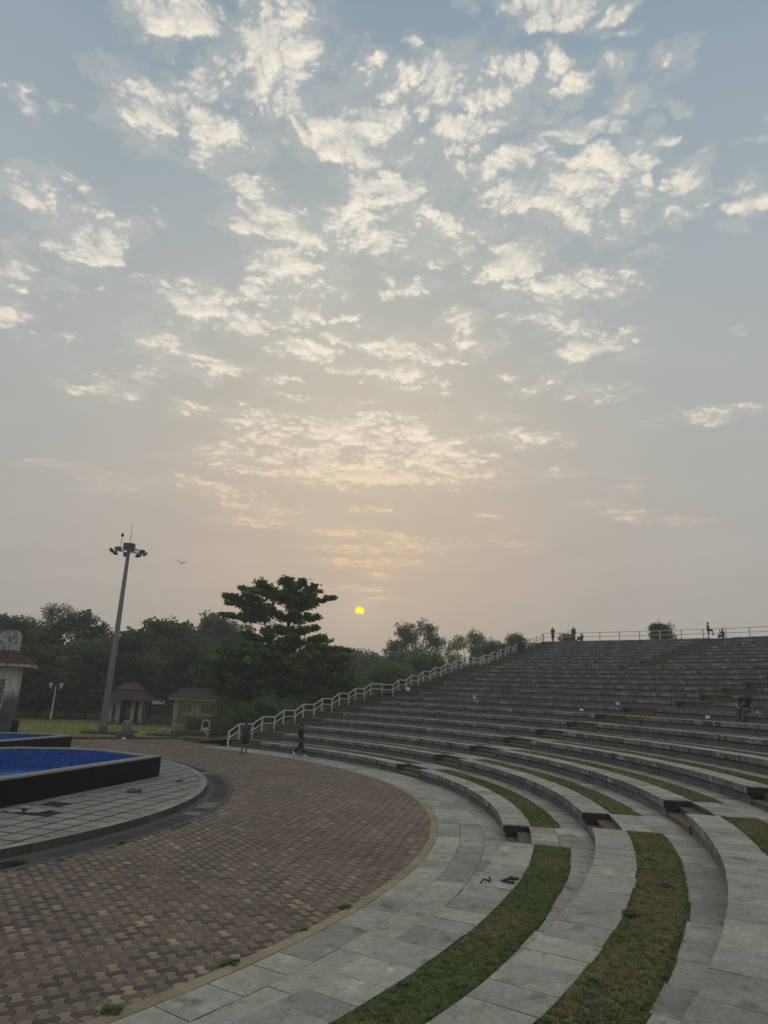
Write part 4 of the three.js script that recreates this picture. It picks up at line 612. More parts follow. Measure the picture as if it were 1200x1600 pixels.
// black bin on the end stair near the top, white boxes on the risers
{ const a = railAngle(69) + 0.75 / 69; const m = mesh('litter_bin', lathe([[0, 0], [0.32, 0], [0.36, 1.0], [0.38, 1.05], [0, 1.05]], 14), M.bin, scene); m.position.set(68 * Math.cos(a), tierY(20) - 0.0, 68 * Math.sin(a)); tag(m, 'black litter bin by the white handrail high up the end stair', 'bin'); }
for (const [k, a, l] of [[9, -47.25, 'small white box on the riser nearest the end stair'], [9, -30.8, 'small white box on the riser just above the black seat end'], [8, -29.84, 'small white box on the riser left of the middle stair'], [8, -16.52, 'small white box on the riser below the seated man']]) { const r = tierR(k) - 0.055, t = a * DEG, m = mesh('white_box', new THREE.BoxGeometry(0.07, 0.15, 0.26), std({ color: tint(0.72, 0.73, 0.72), roughness: 0.5 }), scene); m.position.set(r * Math.cos(t), tierY(k) - 0.285, r * Math.sin(t)); m.rotation.y = -t; tag(m, l, 'box', 'white boxes on the risers'); }

// ---------------------------------------------------------------- trees, bushes, grass
const leafMat = (r, g, b, t = 0.3) => new THREE.MeshPhysicalMaterial({ color: tint(r, g, b), roughness: 0.85, transmission: t, thickness: 0, side: THREE.DoubleSide, specularIntensity: 0.3 });
// twig with leaves: each leaf two folded triangles
function twigGeo(seed, n, size, spread, w = 0.42, droop = 0.2) {
  const r = rng(seed), p = [], nn = [];
  for (let i = 0; i < n; i++) {
    const c = v((r() - 0.5) * 2, (r() - 0.5) * 1.2, (r() - 0.5) * 2).multiplyScalar(spread), d = v(r() - 0.5, r() * 0.7 - droop, r() - 0.5).normalize(), s = v().crossVectors(d, v(r() - 0.5, 1, r() - 0.5)).normalize(), l = size * (0.7 + 0.6 * r());
    const a = c, m = c.clone().addScaledVector(d, l * 0.5), e = c.clone().addScaledVector(d, l), up = v().crossVectors(s, d), L = m.clone().addScaledVector(s, l * w).addScaledVector(up, l * 0.12), R = m.clone().addScaledVector(s, -l * w).addScaledVector(up, l * 0.12);
    for (const tr of [[a, L, e], [a, e, R]]) { const nrm = v().crossVectors(tr[1].clone().sub(tr[0]), tr[2].clone().sub(tr[0])).normalize(); for (const q of tr) { p.push(q.x, q.y, q.z); nn.push(nrm.x, nrm.y, nrm.z); } }
  }
  const g = new THREE.BufferGeometry(); g.setAttribute('position', new THREE.Float32BufferAttribute(p, 3)); g.setAttribute('normal', new THREE.Float32BufferAttribute(nn, 3)); return g;
}
function scatter(name, geo, mat, spots, parent, seed, vary = 0.35) { // spots: [x, y, z, scale]
  const r = rng(seed), im = new THREE.InstancedMesh(geo, mat, spots.length), m = new THREE.Matrix4(), q = new THREE.Quaternion(), e = new THREE.Euler(), c = new THREE.Color(); im.name = parent === scene ? numbered(name) : name;
  spots.forEach(([x, y, z, s, flat], i) => { e.set((r() - 0.5) * (flat ? 0.5 : 1.4), r() * 6.283, (r() - 0.5) * (flat ? 0.5 : 1.4)); q.setFromEuler(e); m.compose(v(x, y, z), q, v(s, s * (flat || 1), s)); im.setMatrixAt(i, m); const k = 1 - vary + 2 * vary * r(), h = 0.12 * (r() - 0.5); im.setColorAt(i, c.setRGB(k * (1 + h), k, k * (1 - h))); });
  parent.add(im); return im;
}
function limb(list, a, b, r0, r1, bend, r) { // bent tapering branch as a tube
  const mid = a.clone().lerp(b, 0.5).add(v((r() - 0.5) * bend, (r() - 0.2) * bend, (r() - 0.5) * bend)), cv = new THREE.QuadraticBezierCurve3(a, mid, b), N = 5, S = 6, P = [], Nn = [], U = [], I = [], f = cv.computeFrenetFrames(N, false);
  for (let i = 0; i <= N; i++) { const p = cv.getPoint(i / N), R = lerp(r0, r1, i / N); for (let s = 0; s <= S; s++) { const t = s / S * 2 * Math.PI, n = f.normals[i].clone().multiplyScalar(Math.cos(t)).addScaledVector(f.binormals[i], Math.sin(t)); P.push(p.x + n.x * R, p.y + n.y * R, p.z + n.z * R); Nn.push(n.x, n.y, n.z); U.push(s / S * 0.8, i / N * 2); } }
  for (let i = 0; i < N; i++) for (let s = 0; s < S; s++) { const a0 = i * (S + 1) + s, b0 = a0 + S + 1; I.push(a0, b0, a0 + 1, b0, b0 + 1, a0 + 1); }
  const g = new THREE.BufferGeometry(); g.setAttribute('position', new THREE.Float32BufferAttribute(P, 3)); g.setAttribute('normal', new THREE.Float32BufferAttribute(Nn, 3)); g.setAttribute('uv', new THREE.Float32BufferAttribute(U, 2)); g.setIndex(I); list.push(g); return cv;
}
const TW = { broad: twigGeo(1, 16, 0.34, 0.42, 0.34), fine: twigGeo(2, 26, 0.2, 0.42, 0.3), almond: twigGeo(3, 13, 0.34, 0.3, 0.36, 0.1), shrub: twigGeo(4, 20, 0.16, 0.26, 0.26), spike: twigGeo(6, 12, 0.55, 0.16, 0.06, -0.2) };
const LM = { dark: leafMat(0.1, 0.15, 0.065, 0.45), mid: leafMat(0.12, 0.175, 0.075, 0.45), grey: leafMat(0.15, 0.185, 0.12, 0.45), bright: leafMat(0.15, 0.225, 0.065, 0.45), shrub: leafMat(0.135, 0.21, 0.07, 0.45), dry: leafMat(0.2, 0.2, 0.08, 0.45) };  // leaf tones lightened and greyed, part of the distance haze put into them
// rounded spreading tree: limbs to clusters, twigs round each cluster
function makeTree(name, label, group, o) {
  if (group === behind) o.h *= 0.82; const r = rng(o.seed), t = thing(name, label, 'tree', group, o.at), parts = [], spots = [];
  const fork = o.h * (o.fork || 0.3); limb(parts, v(0, -0.1, 0), v((r() - 0.5) * 0.3, fork, (r() - 0.5) * 0.3), o.h * 0.026, o.h * 0.019, 0.2, r);
  for (let i = 0; i < o.n; i++) {
    const a = r() * 6.283, q = Math.sqrt(r()), u = o.low + (1 - o.low) * Math.pow((i + 0.5) / o.n, 0.8), prof = Math.sqrt(Math.max(0.04, 1 - Math.pow((u - o.belly) / (u > o.belly ? 1.03 - o.belly : o.belly - o.low + 0.22), 2))), R = o.w * prof * (0.55 + 0.5 * q) * (0.8 + 0.4 * r());
    const c = v(Math.cos(a) * R, o.h * u, Math.sin(a) * R * 0.9); limb(parts, v(0, fork * (0.75 + 0.35 * r()), 0).lerp(v(0, c.y * 0.7, 0), 0.35 * r()), c, o.h * 0.011, 0.02, 0.9, r);
    const cs = o.cl * (0.7 + 0.7 * r()); for (let k = 0; k < o.k; k++) { const d = v(r() - 0.5, (r() - 0.5) * o.flat, r() - 0.5).multiplyScalar(2), l = d.length(); d.multiplyScalar(cs * Math.pow(r(), 0.45) / Math.max(l, 0.3)); spots.push([c.x + d.x, c.y + d.y, c.z + d.z, (0.75 + 0.6 * r()) * (o.ts || 1)]); }
  }
  mesh('trunk', merge(parts), M.bark, t); tag(scatter('crown', o.twig || TW.broad, o.mat || LM.dark, spots, t, o.seed + 5), null, null, null, 'stuff'); return t;
}
// the belt of trees behind the lawn
const behind = 'trees behind the lawn';
makeTree('park_tree', 'tall grey-green tree rising behind the white kiosk', behind, { seed: 11, at: [-19.3, 0, -55], h: 11.2, w: 4.4, n: 26, k: 60, low: 0.3, belly: 0.6, cl: 1.5, flat: 0.8, mat: LM.mid });
makeTree('park_tree', 'thin feathery tree whose bare twigs show against the sky behind the lantern post', behind, { seed: 12, at: [-16.9, 0, -60.7], h: 14.4, w: 4.0, n: 34, k: 8, low: 0.45, belly: 0.7, cl: 1.2, flat: 0.8, twig: TW.fine, mat: LM.grey });
makeTree('park_tree', 'open crowned tree just right of the lantern post, sky through its top', behind, { seed: 13, at: [-12.2, 0, -56.3], h: 12.8, w: 3.5, n: 28, k: 18, low: 0.4, belly: 0.72, cl: 1.15, flat: 0.8, mat: LM.mid });
makeTree('park_tree', 'low dense dark tree right behind the lantern post', behind, { seed: 14, at: [-11.6, 0, -47.8], h: 7.2, w: 4.4, n: 30, k: 60, low: 0.22, belly: 0.5, cl: 1.35, flat: 0.6, mat: LM.dark });
makeTree('park_tree', 'low dense dark tree between the lantern post and the mast', behind, { seed: 15, at: [-7.5, 0, -49.5], h: 8.2, w: 4.0, n: 30, k: 60, low: 0.22, belly: 0.5, cl: 1.35, flat: 0.6, mat: LM.mid });
makeTree('park_tree', 'layered dark tree behind the mast, over the pavilion', behind, { seed: 16, at: [-2.5, 0, -53.5], h: 11.8, w: 4.0, n: 32, k: 60, low: 0.24, belly: 0.52, cl: 1.4, flat: 0.45, mat: LM.dark });
makeTree('park_tree', 'broad layered tree between the pavilion and the cream hut', behind, { seed: 17, at: [1.6, 0, -50.5], h: 9.3, w: 4.4, n: 34, k: 60, low: 0.24, belly: 0.5, cl: 1.4, flat: 0.45, mat: LM.mid });
makeTree('park_tree', 'tall rounded grey tree behind the cream hut', behind, { seed: 18, at: [0.6, 0, -66.5], h: 13.8, w: 4.6, n: 36, k: 60, low: 0.28, belly: 0.62, cl: 1.6, flat: 0.8, mat: LM.grey });
makeTree('park_tree', 'grey tree far behind the mast, seen between the nearer crowns', behind, { seed: 19, at: [-15.2, 0, -75.5], h: 10.4, w: 5.0, n: 30, k: 56, low: 0.28, belly: 0.6, cl: 1.7, flat: 0.8, mat: LM.grey });
makeTree('park_tree', 'dark tree at the frame edge left of the kiosk roof', behind, { seed: 20, at: [-16.5, 0, -42], h: 9.4, w: 4.0, n: 28, k: 56, low: 0.25, belly: 0.55, cl: 1.5, flat: 0.7, mat: LM.dark });
makeTree('park_tree', 'dark tree just behind the kiosk, under the tall grey one', behind, { seed: 21, at: [-14.4, 0, -46.5], h: 6.8, w: 3.6, n: 28, k: 56, low: 0.22, belly: 0.5, cl: 1.35, flat: 0.6, mat: LM.mid });
makeTree('park_tree', 'dark tree behind the bush between the cream hut and the layered tree', behind, { seed: 29, at: [7.2, 0, -46.2], h: 6.0, w: 3.4, n: 26, k: 56, low: 0.22, belly: 0.5, cl: 1.3, flat: 0.6, mat: LM.dark });
// far hazy trees past the layered tree
const hazy = 'far hazy trees';
[[16.7, -102, 9.9, 4.4, 22, 'pale hazy tree close right of the layered tree'], [20.3, -92.3, 8.8, 4.2, 23, 'pale hazy round tree below the sun'], [10.8, -87, 8.2, 4.6, 24, 'pale hazy tree seen under the branches of the layered tree'], [25.5, -84, 8.4, 4.2, 25, 'hazy tree low behind the middle of the handrail']].forEach(([x, z, h, w, s, l]) => makeTree('hazy_tree', l, hazy, { seed: s, at: [x, 0, z], h, w, n: 28, k: 56, low: 0.18, belly: 0.52, cl: 1.7, flat: 0.8, mat: LM.grey, ts: 1.2 }));
makeTree('bank_tree', 'open branched tree standing behind the handrail, highest against the sky', 'trees behind the handrail', { seed: 31, at: [27.7, 0, -77.1], h: 13.3, w: 3.6, n: 34, k: 18, low: 0.42, belly: 0.74, cl: 1.0, flat: 0.8, mat: LM.mid, twig: TW.fine, ts: 1.15 });
makeTree('bank_tree', 'leggy tree right of the highest one, behind the upper handrail', 'trees behind the handrail', { seed: 32, at: [34.4, 0, -74.5], h: 12.2, w: 3.0, n: 24, k: 14, low: 0.45, belly: 0.78, cl: 0.9, flat: 0.8, mat: LM.bright, twig: TW.fine, ts: 1.15 });
// the big tree with horizontal layers of branches
{
  const t = thing('layered_tree', 'large dark tree with flat spreading layers of branches beside the stair foot', 'tree', null, [14.0, 0, -34.8]); const r = rng(71), parts = [], spots = [];
  limb(parts, v(0, -0.2, 0), v(0.15, 5.5, 0), 0.34, 0.24, 0.15, r); limb(parts, v(0.15, 5.5, 0), v(0.35, 12.1, 0), 0.24, 0.05, 0.25, r);
  // height, reach to the left and to the right as seen from the plaza, thickness, branches
  const layers = [[12.1, 1.2, 1.1, 0.28, 6, 0.9], [11.5, 5.0, 2.3, 0.24, 8, 0.9], [10.75, 2.4, 4.0, 0.24, 8, 0.85], [10.2, 7.6, 2.4, 0.26, 9, 0.85], [9.25, 6.4, 2.2, 0.26, 9, 0.85], [8.1, 2.6, 2.6, 0.24, 6, 0.6], [7.35, 3.8, 4.4, 0.3, 8, 0.8], [6.55, 3.6, 6.0, 0.34, 10, 0.85], [5.8, 6.4, 5.8, 0.45, 13, 0.9], [5.0, 7.4, 6.2, 0.5, 14, 0.95], [4.2, 7.2, 5.6, 0.55, 14, 1], [3.4, 6.0, 5.2, 0.6, 14, 1], [2.6, 5.2, 4.6, 0.6, 12, 1]];
  for (const [y, L, Rr, th, n, dens] of layers) for (let i = 0; i < n; i++) {
    const a = (i + 0.7 * r()) / n * 6.283 + y, c = Math.cos(a), s = Math.sin(a), reachR = lerp(y > 6 ? 1.7 : 4.2, c > 0 ? Rr : L, Math.abs(c)) * (0.74 + 0.32 * r());
    const tip = v(c * reachR + 0.3, y + 0.2 + 0.25 * r(), s * reachR * 0.92), root = v(0.3, y - 0.75, 0); const cv = limb(parts, root, tip, 0.075 * (1.2 - y / 16), 0.018, 0.35, r);
    const N = Math.round(reachR * (y > 6.3 ? 10 : 13) * dens); for (let k = 0; k < N; k++) { const u = (y > 6 ? 0.36 : 0.25) + (y > 6 ? 0.66 : 0.77) * Math.pow(r(), y > 6 ? 0.6 : 0.7), p = cv.getPoint(Math.min(1, u)), w = (y > 6.3 ? 0.12 : 0.2) + (y > 6.3 ? 0.36 : 0.5) * (1 - Math.abs(u - 0.6)); spots.push([p.x + (r() - 0.5) * 2 * w, p.y + 0.1 + (r() - 0.35) * th * (y > 6.3 ? 0.7 : 1), p.z + (r() - 0.5) * 2 * w, 0.7 + 0.55 * r(), 0.8]); }
  }
  mesh('trunk', merge(parts), M.bark, t); tag(scatter('crown', TW.almond, leafMat(0.115, 0.2, 0.055, 0.45), spots, t, 5, 0.55), null, null, null, 'stuff'); console.log('layered tree twigs', spots.length);
}
// bushes
function bush(name, label, group, at, w, h, d, n, mat, twig, seed, spiky = 0) {
  const t = thing(name, label, 'bush', group, at), r = rng(seed), spots = [], parts = [];
  for (let i = 0; i < 9; i++) { const a = r() * 6.283; limb(parts, v(0.1 * Math.cos(a), -0.15, 0.1 * Math.sin(a)), v(Math.cos(a) * w * (0.3 + 0.3 * r()), h * (0.55 + 0.35 * r()), Math.sin(a) * d * (0.3 + 0.3 * r())), 0.035, 0.012, 0.3, r); }
  const lobes = []; for (let i = 0; i < 9; i++) { const a = r() * 6.283, q = Math.sqrt(r()) * 0.62; lobes.push([Math.cos(a) * w * q, h * (0.3 + 0.42 * r() * (1 - q * 0.6)), Math.sin(a) * d * q, 0.32 + 0.22 * r()]); }
  for (let i = 0; i < n; i++) { const L = lobes[Math.floor(r() * lobes.length)], e = v(r() - 0.5, r() - 0.45, r() - 0.5).normalize().multiplyScalar(Math.pow(r(), 0.4) * L[3]); const y = L[1] + e.y * h * 1.15; if (y < -0.05) continue; spots.push([L[0] + e.x * w * 1.5, y, L[2] + e.z * d * 1.5, 0.7 + 0.7 * r()]); }
  for (let i = 0; i < spiky; i++) { const a = r() * 6.283, b = v(Math.cos(a) * w * (0.5 + 0.7 * r()), h * (0.8 + 0.5 * r()), Math.sin(a) * d * r()); limb(parts, v(0, h * 0.3, 0), b, 0.02, 0.006, 0.4, r); for (let k = 0; k < 5; k++) spots.push([b.x * (0.7 + 0.08 * k), b.y * (0.7 + 0.08 * k), b.z * (0.7 + 0.08 * k), 0.5]); }
  mesh('stems', merge(parts), M.bark, t); tag(scatter('foliage', twig, mat, spots, t, seed + 1, 0.4), null, null, null, 'stuff'); return t;
}
const yb = (r) => { let k = 0; while (k < NT && tierR(k + 1) < r + 0.3) k++; return k ? tierY(k) - 0.2 : 0; };
const beside = (r, out) => { const a = railAngle(r), f = clamp(1 - out / (4 + yb(r) * 2.1)); return [r * Math.cos(a) + Math.sin(a) * out, yb(r) * f * f * (3 - 2 * f) - 0.1, r * Math.sin(a) - Math.cos(a) * out]; };
bush('stair_bush', 'big leafy bush against the foot of the handrail', 'bushes beside the end stair', [12.6, 0, -29.2], 2.1, 2.3, 2.0, 900, LM.shrub, TW.shrub, 81, 4);
bush('stair_bush', 'bush with yellowing leaves in front of the cream hut', 'bushes beside the end stair', [10.9, 0, -32.2], 1.6, 2.6, 1.5, 700, LM.dry, TW.shrub, 82, 6);
bush('stair_bush', 'tall green bush below the layered tree, behind the handrail foot', 'bushes beside the end stair', [15.0, 0, -32.3], 2.6, 2.7, 2.0, 1100, LM.shrub, TW.shrub, 83, 4);
bush('stair_bush', 'low ragged bush beside the arched board', 'bushes beside the end stair', [8.3, 0, -32.2], 0.7, 0.9, 0.7, 240, LM.shrub, TW.shrub, 84, 4);
bush('stair_bush', 'grassy low bush between the arched board and the first rail post', 'bushes beside the end stair', [11.6, 0, -27.3], 1.1, 1.0, 1.0, 420, LM.mid, TW.shrub, 85, 3);
[[33, 3.0, 2.4, 1.9, 86, 'dense bush by the lower handrail, right of the layered tree'], [37, 4.0, 2.6, 2.2, 87, 'yellow-green bush behind the handrail below the far hazy trees'], [40.5, 3.2, 2.8, 2.4, 88, 'broad green bush behind the flat middle stretch of handrail'], [44, 4.2, 3.2, 2.8, 89, 'large green bush under the thin aerial mast'], [47.5, 3.4, 2.8, 2.3, 90, 'green bush right of the aerial mast, behind the rail'], [51, 4.2, 3.0, 2.6, 91, 'green bush under the highest bank tree'], [54.5, 3.2, 2.4, 2.2, 92, 'green bush under the leggy tree']].forEach(([r, o, w, h, s, l]) => bush('bank_bush', l, 'bushes on the bank behind the handrail', beside(r, o), w, h, w, 800, s % 2 ? LM.bright : LM.shrub, TW.shrub, s, 3));
bush('crest_bush', 'thorny grey-green bush leaning over the upper handrail', 'bushes at the crest', beside(66.5, 1.6), 1.9, 1.9, 1.6, 420, LM.grey, TW.shrub, 95, 14);
bush('crest_bush', 'dark bush at the top end of the handrail', 'bushes at the crest', beside(72.5, 1.6), 1.3, 1.7, 1.2, 380, LM.grey, TW.shrub, 96, 5);
{ const cr = (a, r) => [r * Math.cos(a * DEG), tierY(NT) - 0.5, r * Math.sin(a * DEG)]; bush('crest_bush', 'low dark bush between the two standing figures at the crest', 'bushes at the crest', cr(-54.5, 78.4), 1.0, 1.5, 1.0, 320, LM.grey, TW.shrub, 97, 5); bush('crest_bush', 'round leafy bush rising behind the top railing', 'bushes at the crest', cr(-45.9, 78.4), 1.35, 2.7, 1.3, 800, LM.dark, TW.shrub, 98, 5); }
// ---- grass on the tiers: tufts of blades, greener and drier in patches
function tuftGeo(seed, n, h, w, lean) { const r = rng(seed), p = [], nn = []; for (let i = 0; i < n; i++) { const a = r() * 6.283, x = (r() - 0.5) * 0.05, z = (r() - 0.5) * 0.05, l = h * (0.5 + 0.8 * r()), c = Math.cos(a), s = Math.sin(a), k = lean * (0.4 + r()); const b = [x, -0.004, z], m = [x + c * k * l * 0.45, l * 0.6, z + s * k * l * 0.45], t = [x + c * k * l * 1.3, l * (0.95 - 0.3 * k), z + s * k * l * 1.3], o = [-s * w, 0, c * w]; const A = [b[0] - o[0], b[1], b[2] - o[2]], B = [b[0] + o[0], b[1], b[2] + o[2]], C = [m[0] + o[0] * 0.8, m[1], m[2] + o[2] * 0.8], D = [m[0] - o[0] * 0.8, m[1], m[2] - o[2] * 0.8]; for (const tr of [[A, B, C], [A, C, D], [D, C, t]]) for (const q of tr) { p.push(...q); nn.push(c * 0.4, 0.85, s * 0.4); } } const g = new THREE.BufferGeometry(); g.setAttribute('position', new THREE.Float32BufferAttribute(p, 3)); g.setAttribute('normal', new THREE.Float32BufferAttribute(nn, 3)); return g; }
const tuft = tuftGeo(3, 9, 0.05, 0.0032, 0.9), grassMat = leafMat(0.62, 0.62, 0.62, 0.3);
grassMat.specularIntensity = 0.15;
const GRASSED = [[1, 46, 1], [2, 46, 1], [3, 34, 1], [4, 22, 0.55], [5, 10, 0.35], [6, 4, 0.25]];
const m4 = new THREE.Matrix4(), q4 = new THREE.Quaternion(), e4 = new THREE.Euler(), c4 = new THREE.Color();
for (const [k, to, dens] of GRASSED) {
  const r = rng(400 + k), R = tierR(k), y = tierY(k), { runs } = cuts(k, R), list = [];
  for (const [a, b] of runs) {
    const aMin = a, aMax = Math.min(b, to * DEG), area = (aMax - aMin) * R * (GRASS - SEAT); if (aMax <= aMin) continue; const n = Math.round(area * 900 * dens);
    for (let i = 0; i < n; i++) {
      const t = lerp(aMin, aMax, r()), rr = R + lerp(SEAT + 0.012, GRASS - 0.005, r()), x = rr * Math.cos(t), z = rr * Math.sin(t), edge = Math.min(rr - R - SEAT, R + GRASS - rr), d = Math.hypot(x - 21.85, z - 22.7); if (d > 18 && r() > 18 / d) continue;
      const dry = smooth(-0.08, 0.24, fbm(x * 0.55 + k * 7, z * 0.55, 3) + [0, 0.0, 0.2, 0.1, 0.06, 0.06, 0.06][k]), bare = smooth(0.08, 0.3, fbm(x * 0.9 + 3, z * 0.9 + k, 3)), keep = edge < 0.1 ? 1 : 1 - 0.85 * bare * (0.35 + 0.65 * dry); if (r() > keep) continue;
      const green = clamp(1 - dry * (0.35 + 0.8 * r()) + (edge < 0.1 ? 0.35 : 0)); list.push([x, y - 0.02, z, (0.55 + 0.75 * r()) * (edge < 0.05 ? 0.75 : 1) * (d > 14 ? 1.15 : 1), green, 0.7 + 0.6 * r()]);
    }
  }
  const im = new THREE.InstancedMesh(tuft, grassMat, list.length); im.name = numbered('grass_strip'); tag(im, null, null, null, 'stuff');
  list.forEach(([x, yy, z, s, g, b], i) => { e4.set((r() - 0.5) * 0.3, r() * 6.283, (r() - 0.5) * 0.3); q4.setFromEuler(e4); im.setMatrixAt(i, m4.compose(v(x, yy, z), q4, v(s, s, s))); im.setColorAt(i, c4.setRGB(lerp(0.6, 0.3, g) * b, lerp(0.46, 0.41, g) * b, lerp(0.22, 0.13, g) * b)); });
  scene.add(im); console.log('grass', k, list.length);
}
// lawn: longer sparse tufts over the far grass
{ const r = rng(500), spots = []; for (let i = 0; i < 26000; i++) { const x = lerp(-24, 11, r()), z = lerp(-46, -20, r()); let ez = 99; for (let j = 0; j < LAWN_EDGE.length - 1; j++) { const [x0, z0] = LAWN_EDGE[j], [x1, z1] = LAWN_EDGE[j + 1]; if (x >= x0 && x < x1) ez = lerp(z0, z1, (x - x0) / (x1 - x0)); } if (z > ez - 0.25 || Math.hypot(x, z) < 17.4) continue; spots.push([x, z]); }
  const im = new THREE.InstancedMesh(tuft, grassMat, spots.length); im.name = 'lawn_grass'; tag(im, null, null, null, 'stuff'); spots.forEach(([x, z], i) => { e4.set(0, r() * 6.283, 0); q4.setFromEuler(e4); const s = 1.2 + 1.4 * r(), g = clamp(0.45 + 0.9 * fbm(x * 0.12, z * 0.12, 3) + 0.3 * r()), b = 0.8 + 0.5 * r(); im.setMatrixAt(i, m4.compose(v(x, -0.035, z), q4, v(s, s, s))); im.setColorAt(i, c4.setRGB(lerp(0.8, 0.55, g) * b, lerp(0.74, 0.64, g) * b, lerp(0.3, 0.22, g) * b)); }); scene.add(im); }
// weeds in the joints
const weedLeaf = tuftGeo(9, 14, 0.05, 0.006, 1.0);
[[333, 19.03, 13.9, 0.95, 'tuft of weed at the buff edging, nearest the corner'], [436, 20.1, 12.45, 0.85, 'tuft of weed at the buff edging, second from the corner'], [555, 21.5, 9.8, 0.9, 'tuft of weed at the buff edging, third from the corner'], [0, 20.9, 10.95, 0.5, 'small low weed at the edging between two larger tufts'], [1, 13.9, 9.2, 1.3, 'weedy plant growing out of the open drain pit'], [2, 16.2, 5.75, 0.8, 'small weed beside the ring drain'], [3, 27.16, 11.1, 1.0, 'leafy weed clump at the seat edge in the second grass strip']].forEach(([id, x, z, s, l], i) => {
  const r = rng(600 + i), t = thing('weed', l, 'weed', 'weeds in the joints'); let y = 0.012, X = x, Z = z;
  if (id === 1) { const a = 27.6 * DEG; X = 16.8 * Math.cos(a); Z = 16.8 * Math.sin(a); y = -0.1; } else if (id === 3) { const a = 26.5 * DEG, R = tierR(2) + SEAT + 0.12; X = R * Math.cos(a); Z = R * Math.sin(a); y = tierY(2); } else if (id !== 2) { const a = Math.atan2(z, x); X = 23.62 * Math.cos(a); Z = 23.62 * Math.sin(a); }
  t.position.set(X, y, Z); const g = []; for (let k = 0; k < 22; k++) { const q = weedLeaf.clone(); const sc = s * (0.6 + 0.8 * r()); q.scale(sc, sc * (id === 1 ? 2.2 : 1), sc); q.rotateY(r() * 6.28); q.translate((r() - 0.5) * 0.22 * s, 0, (r() - 0.5) * 0.22 * s); g.push(q); } const m = mesh('leaves', merge(g), leafMat(0.1, 0.19, 0.05, 0.35), t); tag(m, null, null, null, 'stuff');
});

// ---------------------------------------------------------------- people: bodies as one blended surface, clothes over them
// surface nets over a signed distance function on a grid
function surfaceNet(f, lo, hi, cell) {
  const n = [0, 1, 2].map((i) => Math.ceil((hi[i] - lo[i]) / cell) + 2), [nx, ny, nz] = n, D = new Float32Array(nx * ny * nz);
  for (let z = 0, p = 0; z < nz; z++) for (let y = 0; y < ny; y++) for (let x = 0; x < nx; x++, p++) D[p] = f(lo[0] + x * cell, lo[1] + y * cell, lo[2] + z * cell);
  const id = new Int32Array(nx * ny * nz).fill(-1), V = [], I = [], off = [0, 1, nx, nx + 1, nx * ny, nx * ny + 1, nx * ny + nx, nx * ny + nx + 1];
  for (let z = 0; z < nz - 1; z++) for (let y = 0; y < ny - 1; y++) for (let x = 0; x < nx - 1; x++) {
    const p = x + y * nx + z * nx * ny; let m = 0; for (let i = 0; i < 8; i++) if (D[p + off[i]] < 0) m |= 1 << i; if (m === 0 || m === 255) continue;
    let sx = 0, sy = 0, sz = 0, c = 0; for (let a = 0; a < 8; a++) for (const d of [1, 2, 4]) { const b = a | d; if (b === a) continue; const A = D[p + off[a]], B = D[p + off[b]]; if ((A < 0) === (B < 0)) continue; const t = A / (A - B); sx += (a & 1) + (d === 1 ? t : 0); sy += ((a >> 1) & 1) + (d === 2 ? t : 0); sz += ((a >> 2) & 1) + (d === 4 ? t : 0); c++; }
    id[p] = V.length / 3; V.push(lo[0] + (x + sx / c) * cell, lo[1] + (y + sy / c) * cell, lo[2] + (z + sz / c) * cell);
  }
  const quad = (a, b, c, d, flip) => { if (flip) I.push(a, c, b, a, d, c); else I.push(a, b, c, a, c, d); };
  for (let z = 1; z < nz - 1; z++) for (let y = 1; y < ny - 1; y++) for (let x = 1; x < nx - 1; x++) {
    const p = x + y * nx + z * nx * ny, s = D[p] < 0;
    if (s !== (D[p + 1] < 0)) quad(id[p], id[p - nx], id[p - nx - nx * ny], id[p - nx * ny], s); if (s !== (D[p + nx] < 0)) quad(id[p], id[p - nx * ny], id[p - 1 - nx * ny], id[p - 1], s); if (s !== (D[p + nx * ny] < 0)) quad(id[p], id[p - 1], id[p - 1 - nx], id[p - nx], s);
  }
  const g = new THREE.BufferGeometry(); g.setAttribute('position', new THREE.Float32BufferAttribute(V, 3)); g.setIndex(I); g.computeVertexNormals(); return g;
}
const cap = (a, b, ra, rb) => { const dx = b[0] - a[0], dy = b[1] - a[1], dz = b[2] - a[2], L = dx * dx + dy * dy + dz * dz || 1e-9; return (x, y, z) => { const t = clamp(((x - a[0]) * dx + (y - a[1]) * dy + (z - a[2]) * dz) / L); return Math.hypot(x - a[0] - dx * t, y - a[1] - dy * t, z - a[2] - dz * t) - lerp(ra, rb, t); }; };
const blend = (list, k) => (x, y, z) => { let s = 0; for (const f of list) s += Math.exp(-f(x, y, z) / k); return -k * Math.log(s + 1e-30); };
const mix3 = (a, b, t) => [lerp(a[0], b[0], t), lerp(a[1], b[1], t), lerp(a[2], b[2], t)];
